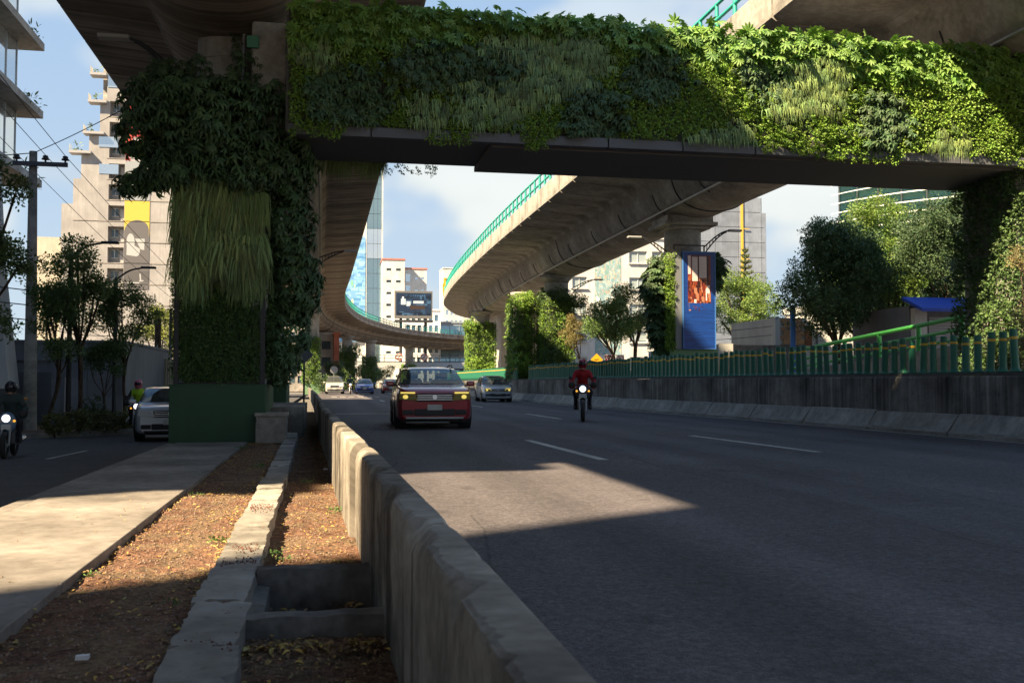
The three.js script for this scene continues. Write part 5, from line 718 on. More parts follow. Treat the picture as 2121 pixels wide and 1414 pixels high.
// ---------------------------------------------------------------- poles, lamps, wires, signs
{
  const g = thing('utility_pole', 'concrete utility pole with a steel cross arm and three insulators', 'pole', [-9.75, -0.6, 36], { world: true });
  part(g, 'pole', cyl(P(-9.75, -0.6, 36), P(-9.81, 8.95, 36), 0.22, 0.125, 14), mat.conc);
  part(g, 'cross_arm', lo(-10.4, -8.66, 8.42, 8.57, 35.78, 35.86), M([0.05, 0.055, 0.075], 0.5));
  const ins = new THREE.LatheGeometry([[0, 0], [0.03, 0], [0.03, 0.07], [0.13, 0.08], [0.11, 0.13], [0.05, 0.15], [0.1, 0.17], [0.07, 0.22], [0, 0.24]].map(p => new THREE.Vector2(...p)), 10); const tips = [];
  for (const x of [-10.28, -9.37, -8.74]) { part(g, 'insulator', clean(ins.clone().translate(x, 8.57, -35.82)), mat.darkSteel); tips.push(P(x, 8.8, 35.82)); }
  part(g, 'strap', cyl(P(-9.77, 5.2, 36), P(-9.77, 5.35, 36), 0.19, 0.19, 12), mat.steel);
  const w = thing('overhead_wires', 'thin black overhead wires strung from the utility pole', 'wires', [-9.5, 6, 40], { world: true });
  const sag = (a, b, s, r = 0.014) => part(w, 'wire', tube([0, 0.25, 0.5, 0.75, 1].map(t => a.clone().lerp(b, t).add(new THREE.Vector3(0, -s * 4 * t * (1 - t), 0))), r, 24, 4), mat.wire);
  const ends = [P(-8.6, 5.3, 84), P(-7.6, 5.2, 84), P(-6.6, 5.1, 84)]; tips.forEach((t, i) => { sag(t, ends[i], 0.5); sag(t, P(-9.6 + i * 0.8, 11.2 , 8), 0.25); });
  sag(P(-9.8, 8.9, 36), P(-3.4, 9.6, 27.5), 0.12, 0.016); sag(P(-9.8, 8.9, 36), P(-14, 7.2, 30), 0.1, 0.016);
  for (let k = 0; k < 4; k++) sag(P(-9.75, 4.4 - k * 0.35, 36), P(-8.2 + k * 0.2, 3.6 - k * 0.5, 62), 0.4, 0.013);
  for (let k = 0; k < 3; k++) sag(P(-9.75, 4.2 - k * 0.5, 36), P(-13.2, 4.6 - k * 0.4, 28), 0.15, 0.018);
  sag(P(-8.0, 3.2, 50), P(-4.5, 2.4, 62), 0.2); sag(P(-8.0, 3.6, 50), P(-9.7, 3.0, 36), 0.3);
  const w2 = thing('overhead_wires', 'bundle of thin wires sagging behind the billboard column', 'wires', [22, 5, 52], { world: true }); const sag2 = (a, b, s) => part(w2, 'wire', tube([0, 0.25, 0.5, 0.75, 1].map(t => a.clone().lerp(b, t).add(new THREE.Vector3(0, -s * 4 * t * (1 - t), 0))), 0.015, 20, 4), mat.wire);
  for (let k = 0; k < 6; k++) sag2(P(16.5, 5.6 - k * 0.25, 66), P(27, 6.6 - k * 0.45, 44), 0.3 + 0.1 * k);
  for (let k = 0; k < 4; k++) sag2(P(16.5, 6.2 - k * 0.5, 66), P(18.5, 6.9 - k * 0.5, 50), 0.25);
  const up = thing('utility_pole', 'grey street pole standing in front of the white apartments', 'pole', [16.5, 1.12, 66]); part(up, 'pole', cyl(P(0, 0, 0), P(0, 5.6, 0), 0.13, 0.1, 10), mat.conc); part(up, 'cross_arm', lo(-0.8, 0.8, 5.1, 5.2, -0.05, 0.05), mat.darkSteel);
  const wp = thing('wooden_post', 'dark weathered wooden post in front of the yellow green tree', 'post', [-7.95, -0.75, 50.6]); part(wp, 'post', cyl(P(0, 0, 0), P(-0.04, 4.9, 0), 0.17, 0.15, 9), mat.bark); part(wp, 'cap', cyl(P(-0.04, 4.9, 0), P(-0.04, 4.95, 0), 0.17, 0.12, 9), mat.bark);
}
function streetLamp(label, x, y0, d, h, reach) { const g = thing('street_lamp', label, 'street lamp', [x, y0, d]); part(g, 'pole', cyl(P(0, 0, 0), P(0, h, 0), 0.085, 0.07, 10), mat.darkSteel); part(g, 'arm', tube([P(0, h - 0.06, 0), P(reach * 0.5, h + 0.28, 0), P(reach, h + 0.4, 0)], 0.035, 10, 6), mat.darkSteel); part(g, 'lamp_head', bx(reach + 0.2, h + 0.41, 0, 0.55, 0.08, 0.2, 0, 0.03), mat.darkSteel); part(g, 'base_plate', lo(-0.16, 0.16, 0, 0.12, -0.16, 0.16, 0.02), mat.darkSteel); }
streetLamp('dark street lamp with a short arm rising through the shrubs', -8.12, -0.6, 34.2, 5.85, 1.0);
streetLamp('dark street lamp with a short arm near the corner of the low building', -7.72, -0.68, 39.3, 5.7, 0.95);
streetLamp('thin grey street lamp between the wooden post and the planted column', -7.75, -0.75, 53, 5.6, 0.8);
const signM = c => M(c, 0.5);
{
  let g = thing('diamond_sign', 'back of a grey diamond road sign on a post beside the barrier', 'road sign', [-0.72, 0, 36]); part(g, 'post', cyl(P(0, 0, 0), P(0, 2.2, 0), 0.035, 0.035, 8), mat.darkSteel); part(g, 'plate', bx(0, 0, 0, 0.46, 0.46, 0.02).rotateZ(Math.PI / 4).translate(0, 2.08, 0.05), M([0.1, 0.12, 0.14], 0.5, { metalness: 0.4 })); part(g, 'brace', lo(-0.2, 0.2, 2.06, 2.1, -0.04, -0.03), mat.darkSteel);
  const disc = (label, x, y0, d, h, r, draw, square) => { const s = thing('road_sign', label, 'road sign', [x, y0, d]); part(s, 'post', cyl(P(0, 0, 0), P(0, h + r, 0), 0.035, 0.035, 6), mat.steel); part(s, 'plate', square ? bx(0, h, -0.05, r * 2, r * 2, 0.03) : cyl(P(0, h, -0.035), P(0, h, -0.065), r, r, 20), mat.steel); const f = new THREE.Mesh(square ? new THREE.PlaneGeometry(r * 2, r * 2) : new THREE.CircleGeometry(r, 24), draw); f.name = 'face'; f.position.set(0, h, 0.07); s.add(f); return s; };
  const cm = d => canvasMat(128, 128, d, 0.5);
  disc('yellow diamond pedestrian warning sign behind the delineator posts', 16.1, 1.12, 58, 1.35, 0.27, cm((c) => { c.fillStyle = '#e0a21a'; c.fillRect(0, 0, 128, 128); c.save(); c.translate(64, 64); c.rotate(-Math.PI / 4); c.fillStyle = '#1a1208'; c.beginPath(); c.arc(0, -28, 8, 0, 7); c.fill(); c.fillRect(-6, -20, 12, 26); c.save(); c.rotate(0.3); c.fillRect(-6, 4, 7, 30); c.restore(); c.save(); c.rotate(-0.3); c.fillRect(0, 4, 7, 30); c.restore(); c.restore(); }), true).children.slice(1).forEach(o => { o.position.y += 0; o.rotation.z = Math.PI / 4; if (o.name === 'plate') { o.position.set(1.35 * Math.sin(Math.PI / 4), 1.35 - 1.35 * Math.cos(Math.PI / 4), 0); } });
  disc('square yield sign with a triangle on dark red', 16.9, 1.12, 58.2, 1.4, 0.26, cm(c => { c.fillStyle = '#5a1e33'; c.fillRect(0, 0, 128, 128); c.strokeStyle = '#efe9ea'; c.lineWidth = 6; c.strokeRect(6, 6, 116, 116); c.beginPath(); c.moveTo(24, 36); c.lineTo(104, 36); c.lineTo(64, 98); c.closePath(); c.stroke(); }), true);
  disc('square no parking sign with a crossed letter E', 17.7, 1.12, 58.4, 1.42, 0.25, cm(c => { c.fillStyle = '#e9e4e4'; c.fillRect(0, 0, 128, 128); c.fillStyle = '#20141a'; c.font = 'bold 70px sans-serif'; c.textAlign = 'center'; c.fillText('E', 64, 90); c.strokeStyle = '#6e2436'; c.lineWidth = 11; c.beginPath(); c.arc(64, 64, 48, 0, 7); c.stroke(); c.beginPath(); c.moveTo(30, 30); c.lineTo(98, 98); c.stroke(); }), true);
  disc('small blue service sign near the billboard column', 18.9, 1.12, 56, 1.6, 0.2, cm(c => { c.fillStyle = '#1766b0'; c.fillRect(0, 0, 128, 128); c.fillStyle = '#eef3f8'; c.fillRect(20, 18, 88, 40); c.fillRect(26, 70, 20, 40); c.fillRect(56, 70, 20, 40); c.fillRect(86, 70, 16, 40); c.fillStyle = '#1766b0'; c.fillRect(36, 26, 56, 22); }), true);
  for (const [x, d, l] of [[14.6, 199, 'round no entry type sign above the footbridge, nearer the far column'], [19.6, 199, 'round no entry type sign above the footbridge, nearer the ivy columns']]) { const s = thing('overhead_sign', l, 'road sign', [x, 5.3, d]); part(s, 'bracket', cyl(P(0, 0, 0.75), P(0, 1.4, 0.75), 0.06, 0.06, 6), mat.darkSteel); const f = new THREE.Mesh(new THREE.CylinderGeometry(0.75, 0.75, 0.05, 22).rotateX(Math.PI / 2), cm(c => { c.fillStyle = '#f2efee'; c.fillRect(0, 0, 128, 128); c.strokeStyle = '#c8402f'; c.lineWidth = 13; c.beginPath(); c.arc(64, 64, 54, 0, 7); c.stroke(); c.beginPath(); c.moveTo(26, 26); c.lineTo(102, 102); c.stroke(); })); f.name = 'disc'; f.position.set(0, 0.9, -0.68); s.add(f); }
  for (const [x, d, l] of [[1.0, 112, 'back of a small round grey sign between the silver van and the columns'], [10.6, 120, 'back of a round grey sign behind the small red car']]) { const s = thing('round_sign', l, 'road sign', [x, 0, d]); part(s, 'post', cyl(P(0, 0, 0), P(0, 2.7, 0), 0.05, 0.05, 6), mat.steel); part(s, 'plate', cyl(P(0, 2.5, -0.06), P(0, 2.5, -0.1), 0.42, 0.42, 20), mat.steel); }
  g = thing('radar_sign', 'pale sign showing a speed camera symbol and a car behind the posts', 'road sign', [15.53, 1.12, 37]); part(g, 'post', [cyl(P(-0.2, 0, 0), P(-0.2, 1.3, 0), 0.03, 0.03, 6), cyl(P(0.2, 0, 0), P(0.2, 1.3, 0), 0.03, 0.03, 6)], mat.steel); part(g, 'plate', lo(-0.31, 0.31, 0.95, 1.52, -0.07, -0.04), mat.steel);
  panel(g, 'face', 0.6, 0.55, 0, 1.235, 0.075, canvasMat(256, 230, (c, w, h) => { c.fillStyle = '#b9b7b0'; c.fillRect(0, 0, w, h); c.strokeStyle = '#8c8a85'; c.lineWidth = 4; c.strokeRect(4, 4, w - 8, h - 8); c.fillStyle = '#1b1b1b'; c.beginPath(); c.arc(38, 140, 10, 0, 7); c.fill(); c.strokeStyle = '#1b1b1b'; c.lineWidth = 7; for (const r of [26, 46, 66]) { c.beginPath(); c.arc(48, 140, r, -0.6, 0.6); c.stroke(); } c.lineWidth = 6; c.strokeRect(150, 140, 84, 34); c.beginPath(); c.moveTo(162, 140); c.lineTo(176, 112); c.lineTo(210, 112); c.lineTo(222, 140); c.stroke(); c.beginPath(); c.arc(168, 176, 9, 0, 7); c.arc(216, 176, 9, 0, 7); c.fill(); }));
  const ch = canvasMat(128, 170, (c, w, h) => { c.fillStyle = '#d99a1e'; c.fillRect(0, 0, w, h); c.fillStyle = '#17130c'; c.beginPath(); c.moveTo(30, 14); c.lineTo(70, 14); c.lineTo(112, 85); c.lineTo(70, 156); c.lineTo(30, 156); c.lineTo(72, 85); c.fill(); }, 0.5);
  [[12.66, 105, 'topmost'], [13.25, 111, 'middle'], [14.0, 117, 'lowest']].forEach(([x, d, w], i) => { const s = thing('chevron_sign', `${w} of three yellow chevron boards on the viaduct parapet`, 'road sign', [x, 10.95, d]); part(s, 'post', cyl(P(0, 0, 0), P(0, 0.5, 0), 0.05, 0.05, 6), mat.darkSteel); part(s, 'plate', lo(-0.31, 0.31, 0.35, 1.25, -0.06, -0.03), mat.darkSteel); panel(s, 'face', 0.6, 0.88, 0, 0.8, 0.066, ch); });
  g = thing('highway_sign', 'green highway direction sign far beyond the ivy columns', 'road sign', [22.5, 0, 112]); part(g, 'post', cyl(P(0.6, 0, 0), P(0.6, 6.2, 0), 0.16, 0.14, 8), mat.steel); part(g, 'plate', lo(-1.6, 0.2, 4.4, 5.6, -0.2, -0.1), M([0.02, 0.22, 0.13], 0.5)); part(g, 'lettering', [lo(-1.4, -0.6, 4.75, 4.85, -0.215, -0.201), lo(-1.4, -0.3, 5.1, 5.2, -0.215, -0.201)], mat.white);
}
// ---------------------------------------------------------------- vehicles
function skin(rows, pick) { // rows: list of rings (same length) -> indexed triangles chosen by pick(i, k)
  const n = rows[0].length, pos = rows.flat(2), idx = []; for (let i = 0; i < rows.length - 1; i++) for (let k = 0; k < n - 1; k++) { if (!pick(i, k)) continue; const a = i * n + k, b = a + 1, c = a + n, d = c + 1; idx.push(a, c, b, b, c, d); }
  const g = new THREE.BufferGeometry(); g.setAttribute('position', new THREE.Float32BufferAttribute(pos, 3)); g.setIndex(idx); g.computeVertexNormals(); return clean(g);
}
const lampWarm = new THREE.MeshStandardMaterial({ color: rgb(0.6, 0.5, 0.12), emissive: rgb(1, 0.75, 0.16), emissiveIntensity: 0.22, roughness: 0.2 });
const lampClear = M([0.75, 0.76, 0.78], 0.15);
const lampHousing = M([0.3, 0.24, 0.07], 0.12);
const lampAmber = new THREE.MeshStandardMaterial({ color: rgb(0.8, 0.35, 0.02), emissive: rgb(1, 0.45, 0.05), emissiveIntensity: 0.3, roughness: 0.3 });
const lampWhite = new THREE.MeshStandardMaterial({ color: rgb(0.9, 0.9, 0.95), emissive: rgb(0.9, 0.92, 1), emissiveIntensity: 0.6, roughness: 0.2 });
function car(name, label, x, y, d, turn, o) {
  const g = thing(name, label, 'car', [x, y, d], { turn }), { L, W, H, belt } = o, w = W / 2, paint = new THREE.MeshPhysicalMaterial({ color: rgb(...o.color), roughness: 0.35, metalness: 0.25, clearcoat: 1, clearcoatRoughness: 0.05 });
  // stations: [distance from nose, top y, half width factor, bottom y, tag]
  const S = o.stations, rows = S.map(([z, top, k, bot]) => { const hw = w * k, zz = L / 2 - z, roof = top > belt + 0.12, b = roof ? belt : Math.min(belt, top - 0.03), t = clamp((top - belt) / (H - belt)), re = roof ? lerp(hw * 0.95, w * o.roofW, t) : hw * 0.9; const y1 = bot + 0.1, ym = lerp(bot, b, 0.55);
    const half = [[hw * 0.8, bot], [hw * 0.93, bot + 0.03], [hw * 0.985, y1], [hw, ym], [hw * 0.985, lerp(ym, b, 0.6)], [hw * 0.955, b - 0.02], [roof ? lerp(hw * 0.94, re, 0.05) : hw * 0.93, roof ? b + 0.02 : b], [re, roof ? top - 0.075 : top - 0.012], [re * 0.93, top - 0.03 * (roof ? 1 : 0.3)], [re * 0.6, top - 0.004], [0, top]];
    return [...half.map(([a, c]) => [-a, c, zz]), ...half.slice(0, -1).reverse().map(([a, c]) => [a, c, zz])]; });
  const side = (i, k) => (k === 6 || k === 13) && S[i][4] === 's' , wind = (i, k) => S[i][4] === 'w' && k >= 7 && k <= 12, rear = (i, k) => S[i][4] === 'r' && k >= 7 && k <= 12, aSide = (i, k) => (k === 6 || k === 13) && S[i][4] === 'w' && S[i][5];
  const glass = new THREE.MeshPhysicalMaterial({ color: rgb(0.42, 0.47, 0.47), roughness: 0.02, metalness: 0, transmission: 0.9, thickness: 0, ior: 1.5, side: THREE.DoubleSide });
  part(g, 'body', skin(rows, (i, k) => !(side(i, k) || wind(i, k) || rear(i, k) || aSide(i, k))), paint);
  part(g, 'windscreen', skin(rows, wind), glass); part(g, 'side_window', skin(rows, (i, k) => side(i, k) && k === 6 || aSide(i, k) && k === 6), glass); part(g, 'side_window', skin(rows, (i, k) => side(i, k) && k === 13 || aSide(i, k) && k === 13), glass); part(g, 'rear_window', skin(rows, rear), glass);
  const cap = (row, flip) => { const s = new THREE.Shape(row.map(([a, b]) => new THREE.Vector2(a, b))); const c = new THREE.ShapeGeometry(s); c.translate(0, 0, row[0][2]); return clean(c); };
  part(g, 'nose', cap(rows[0]), paint); part(g, 'tail', cap(rows[rows.length - 1]), paint); part(g, 'underbody', lo(-w * 0.85, w * 0.85, S[3][3] - 0.03, S[3][3] + 0.12, -L / 2 + 0.25, L / 2 - 0.25), mat.black);
  { // cabin: dashboard, wheel and seats seen through the glass
    const fz = z => L / 2 - z, c0 = S[5][0], trim = M([0.05, 0.05, 0.055], 0.8), cloth = M([0.1, 0.098, 0.095], 0.95); part(g, 'dashboard', bx(0, belt - 0.1, -fz(c0 + 0.35), W * 0.8, 0.2, 0.42, 0, 0.06), trim); part(g, 'steering_wheel', clean(new THREE.TorusGeometry(0.17, 0.018, 8, 22).rotateX(-0.35).translate(w * 0.42, belt - 0.02, fz(c0 + 0.66))), trim);
    for (const q of [c0 + 1.25, c0 + 2.15]) for (const s of [-1, 1]) { const st = part(g, 'seat', [clean(new RoundedBoxGeometry(0.48, 0.68, 0.16, 2, 0.06).rotateX(-0.2).translate(s * w * 0.42, belt - 0.16, fz(q))), clean(new RoundedBoxGeometry(0.48, 0.16, 0.5, 2, 0.06).translate(s * w * 0.42, belt - 0.48, fz(q - 0.24)))], cloth); sub(st, 'headrest', clean(new RoundedBoxGeometry(0.26, 0.17, 0.1, 2, 0.04).translate(s * w * 0.42, belt + 0.27, fz(q + 0.08))), cloth); }
    part(g, 'cabin_floor', bx(0, belt - 0.6, -fz(L * 0.55), W * 0.9, 0.05, L * 0.6), trim);
  }
  const r = o.wheel || 0.33; for (const zz of [L / 2 - o.axle[0], L / 2 - o.axle[1]]) for (const s of [-1, 1]) {
    part(g, 'wheel_arch', cyl(new THREE.Vector3(s * (w - 0.26), r + 0.02, zz), new THREE.Vector3(s * (w * 0.985 + 0.012), r + 0.02, zz), r + 0.07, r + 0.07, 22), mat.black);
    const ty = part(g, 'wheel', clean(new THREE.TorusGeometry(r - 0.09, 0.095, 10, 26).scale(1, 1, 1.1).rotateY(Math.PI / 2).translate(s * (w - 0.075), r, zz)), mat.rubber); sub(ty, 'rim', [cyl(new THREE.Vector3(s * (w - 0.1), r, zz), new THREE.Vector3(s * (w + 0.005), r, zz), r - 0.13, r - 0.15, 18), ...[0, 1, 2, 3, 4].map(i => clean(new THREE.BoxGeometry(0.03, (r - 0.12), 0.07).translate(0, (r - 0.12) / 2, 0).rotateX(i * 1.2566)).translate(s * (w + 0.008), r, zz))], mat.steel);
  }
  const z = L / 2, fy = o.faceY;   // front face details, set just proud of the nose
  for (const s of [-1, 1]) {
    const hl = poly([[0, 0], [o.lw, 0.03], [o.lw * 0.96, o.lh], [0.06, o.lh * 0.72]], 0.08, 0.01).scale(s, 1, 1).rotateY(s * 0.16).translate(s * (w * 0.44), fy, z - 0.03); if (s < 0) { const ix = hl.attributes.position; for (let i = 0; i < ix.count; i += 3) { for (const at of ['position', 'normal', 'uv']) { const A = hl.attributes[at], n = A.itemSize; for (let q = 0; q < n; q++) { const t = A.array[(i + 1) * n + q]; A.array[(i + 1) * n + q] = A.array[(i + 2) * n + q]; A.array[(i + 2) * n + q] = t; } } } }
    const hp = part(g, 'headlight', hl, o.lamp ? lampHousing : lampClear); if (o.lamp) { const cx = s * (w * 0.44 + o.lw * 0.62), zz = z + 0.045 - 0.16 * o.lw * 0.62; sub(hp, 'daylight_strip', bx(s * (w * 0.44 + o.lw * 0.55), fy + o.lh * 0.9, -(zz + 0.012), o.lw * 0.8, 0.035, 0.03, s * 0.16), o.lamp); sub(hp, 'lens', clean(new THREE.SphereGeometry(0.07, 14, 8).scale(1.3, 0.85, 0.35).translate(cx, fy + o.lh * 0.42, zz)), o.lamp); sub(hp, 'lens', clean(new THREE.SphereGeometry(0.05, 12, 8).scale(1.1, 0.9, 0.35).translate(cx - s * 0.16, fy + o.lh * 0.4, zz + 0.02)), o.lamp); }
    const mr = part(g, 'mirror', bx(s * (w + 0.09), belt + 0.07, -(o.mirrorZ), 0.2, 0.13, 0.1, 0, 0.04), paint); sub(mr, 'mirror_arm', bx(s * (w - 0.03), belt + 0.03, -(o.mirrorZ), 0.12, 0.04, 0.05), mat.black);
    part(g, 'fog_light', bx(s * w * 0.68, 0.4, -(z + 0.005), 0.26, 0.12, 0.05, 0, 0.02), mat.black);
    part(g, 'door_line', lo(s * (w + 0.001) - 0.004, s * (w + 0.001) + 0.004, 0.35, belt - 0.05, 0.28, 0.295), mat.black); part(g, 'door_handle', bx(s * (w * 0.99), belt - 0.13, 0.15, 0.03, 0.035, 0.16, 0, 0.01), paint);
  }
  const gr = part(g, 'grille', bx(0, fy + o.lh * 0.35, -(z + 0.008), w * 0.95, o.lh * 0.95, 0.05, 0, 0.02), mat.black); for (let i = 0; i < 3; i++) sub(gr, 'grille_bar', bx(0, fy + o.lh * (0.1 + 0.25 * i), -(z + 0.036), w * 0.9, 0.016, 0.012), mat.chrome);
  part(g, 'emblem', cyl(new THREE.Vector3(0, fy + o.lh * 0.4, z + 0.035), new THREE.Vector3(0, fy + o.lh * 0.4, z + 0.05), 0.055, 0.055, 14), mat.chrome);
  part(g, 'lower_grille', bx(0, 0.4, -(z + 0.006), w * 1.05, 0.16, 0.05, 0, 0.02), mat.black); part(g, 'number_plate', bx(0, o.plateY || 0.52, -(z + 0.04), 0.34, 0.13, 0.012), mat.white); part(g, 'skid_plate', bx(0, 0.27, -(z - 0.03), w * 1.5, 0.06, 0.08, 0, 0.02), o.skid || mat.steel);
  part(g, 'hood_line', [bx(0, S[5][1] + 0.004, -(z - S[5][0]), w * 1.5, 0.006, 0.012)], mat.black);
  if (o.indicator) part(g, 'indicator', bx(w * 0.93, fy + 0.06, -(z - 0.16), 0.06, 0.14, 0.26, 0, 0.02), lampAmber, { label: 'lit amber indicator' });
  if (o.rails) for (const s of [-1, 1]) part(g, 'roof_rail', tube([new THREE.Vector3(s * w * 0.62, H - 0.03, 0.4), new THREE.Vector3(s * w * 0.64, H + 0.04, 0), new THREE.Vector3(s * w * 0.64, H + 0.03, -1), new THREE.Vector3(s * w * 0.62, H - 0.04, -1.5)], 0.02, 12, 6), mat.darkSteel);
  return g;
}
const suv = (H) => ({ L: 4.4, W: 1.82, H, belt: 1.0, roofW: 0.74, axle: [0.85, 3.45], wheel: 0.35, faceY: 0.68, lw: 0.42, lh: 0.2, mirrorZ: 0.75, stations: [[0, 0.86, 0.84, 0.25], [0.05, 0.92, 0.91, 0.22], [0.18, 0.97, 0.965, 0.2], [0.5, 1.0, 1, 0.2], [0.9, 1.03, 1, 0.2], [1.2, 1.06, 1, 0.2, 'w'], [1.55, 1.06 + (H - 1.06) * 0.52, 1, 0.2, 'w', 1], [1.95, H - 0.05, 1, 0.2, 's'], [2.1, H - 0.02, 1, 0.2, 's'], [2.55, H, 1, 0.2, ''], [2.62, H, 1, 0.2, 's'], [3.3, H - 0.015, 1, 0.2, ''], [3.38, H - 0.02, 0.995, 0.2, 's'], [3.95, H - 0.07, 0.98, 0.22, 'r'], [4.3, 1.08, 0.95, 0.28, ''], [4.4, 0.95, 0.9, 0.34, '']] });
const hatch = (H, L = 4.0) => ({ L, W: 1.72, H, belt: 0.93, roofW: 0.72, axle: [0.78, L - 0.75], wheel: 0.3, faceY: 0.6, lw: 0.36, lh: 0.17, mirrorZ: 0.6, stations: [[0, 0.74, 0.82, 0.22], [0.06, 0.81, 0.9, 0.19], [0.2, 0.86, 0.96, 0.17], [0.5, 0.91, 1, 0.17], [0.8, 0.95, 1, 0.17], [1.0, 0.98, 1, 0.17, 'w'], [1.4, 0.98 + (H - 0.98) * 0.55, 1, 0.17, 'w', 1], [1.85, H - 0.05, 1, 0.17, 's'], [2.0, H - 0.02, 1, 0.17, 's'], [2.4, H, 1, 0.17, ''], [2.47, H, 1, 0.17, 's'], [L - 0.9, H - 0.04, 0.99, 0.17, ''], [L - 0.8, H - 0.06, 0.98, 0.2, 's'], [L - 0.55, H - 0.12, 0.97, 0.22, 'r'], [L - 0.12, 0.98, 0.94, 0.28, ''], [L, 0.8, 0.88, 0.33, '']] });
const van = (H) => ({ ...suv(H), L: 4.5, W: 1.76, belt: 1.05, stations: [[0, 0.8, 0.84, 0.25], [0.05, 0.88, 0.91, 0.22], [0.18, 0.96, 0.965, 0.2], [0.4, 1.03, 1, 0.2], [0.65, 1.08, 1, 0.2], [0.85, 1.12, 1, 0.2, 'w'], [1.25, 1.12 + (H - 1.12) * 0.52, 1, 0.2, 'w', 1], [1.7, H - 0.05, 1, 0.2, 's'], [1.9, H - 0.02, 1, 0.2, 's'], [2.55, H, 1, 0.2, ''], [2.62, H, 1, 0.2, 's'], [3.5, H - 0.01, 1, 0.2, ''], [3.58, H - 0.02, 0.995, 0.2, 's'], [4.15, H - 0.06, 0.98, 0.22, 'r'], [4.42, 1.1, 0.95, 0.28, ''], [4.5, 0.95, 0.9, 0.34, '']] });
car('red_car', 'large red crossover car with yellow glowing headlights in the near lane', 2.62, 0, 25.5, -0.035, { ...suv(1.5), color: [0.27, 0.008, 0.018], lamp: lampWarm, rails: true });
car('white_car', 'white hatchback with a lit amber indicator half hidden by the green plinth', -4.55, -0.52, 31, 0.16, { ...suv(1.5), color: [0.62, 0.64, 0.68], indicator: true, skid: mat.black });
car('silver_car', 'pale silver hatchback in the lane beside the retaining wall', 9.6, 0, 57, -0.02, { ...hatch(1.5), color: [0.5, 0.53, 0.58], lamp: lampWarm });
car('silver_van', 'silver people carrier approaching in the far near lane', 0.95, 0, 98, 0.0, { ...van(1.72), color: [0.55, 0.54, 0.5] });
car('blue_car', 'bright blue hatchback approaching in the middle lane far ahead', 3.75, 0, 97, -0.02, { ...hatch(1.45), color: [0.01, 0.1, 0.5] });
car('red_hatchback', 'small red hatchback far ahead beside the blue one', 6.5, 0, 101, -0.02, { ...hatch(1.47), color: [0.42, 0.012, 0.02], lamp: lampClear });
// ---------------------------------------------------------------- riders
function bodyMesh(bones, colorAt, cell = 0.024) {
  const lo_ = new THREE.Vector3(1e9, 1e9, 1e9), hi = lo_.clone().negate(); for (const [a, b, r0, r1] of bones) for (const [p, r] of [[a, r0], [b, r1]]) { lo_.min(new THREE.Vector3(...p).subScalar(r)); hi.max(new THREE.Vector3(...p).addScalar(r)); }
  lo_.subScalar(0.06); hi.addScalar(0.06); const size = Math.max(hi.x - lo_.x, hi.y - lo_.y, hi.z - lo_.z), N = Math.min(84, Math.ceil(size / cell)), mc = new MarchingCubes(N, new THREE.MeshBasicMaterial(), false, false, 200000), h = size / N;
  const c0 = lo_.clone(); const sd = (x, y, z) => { let acc = 0; const k = 30; for (const [a, b, r0, r1] of bones) { const ax = b[0] - a[0], ay = b[1] - a[1], az = b[2] - a[2], px = x - a[0], py = y - a[1], pz = z - a[2], t = clamp((px * ax + py * ay + pz * az) / (ax * ax + ay * ay + az * az + 1e-9)); const dd = Math.hypot(px - ax * t, py - ay * t, pz - az * t) - lerp(r0, r1, t); acc += Math.exp(-k * Math.min(dd, 1)); } return -Math.log(acc + 1e-30) / k; };
  for (let k = 0; k < N; k++) for (let j = 0; j < N; j++) for (let i = 0; i < N; i++) mc.field[k * N * N + j * N + i] = -sd(c0.x + i * h, c0.y + j * h, c0.z + k * h);
  mc.isolation = 0; mc.update(); const n = mc.count, src = mc.positionArray, pos = new Float32Array(n * 3), col = new Float32Array(n * 3);
  for (let i = 0; i < n; i++) { const q = [0, 1, 2].map(a => c0.getComponent(a) + (src[i * 3 + a] + 1) * N / 2 * h); pos.set(q, i * 3); col.set(colorAt(...q), i * 3); }
  let g = new THREE.BufferGeometry(); g.setAttribute('position', new THREE.BufferAttribute(pos, 3)); g.setAttribute('color', new THREE.BufferAttribute(col, 3)); g = mergeVertices(g, 1e-4); g.computeVertexNormals(); return clean(g);
}
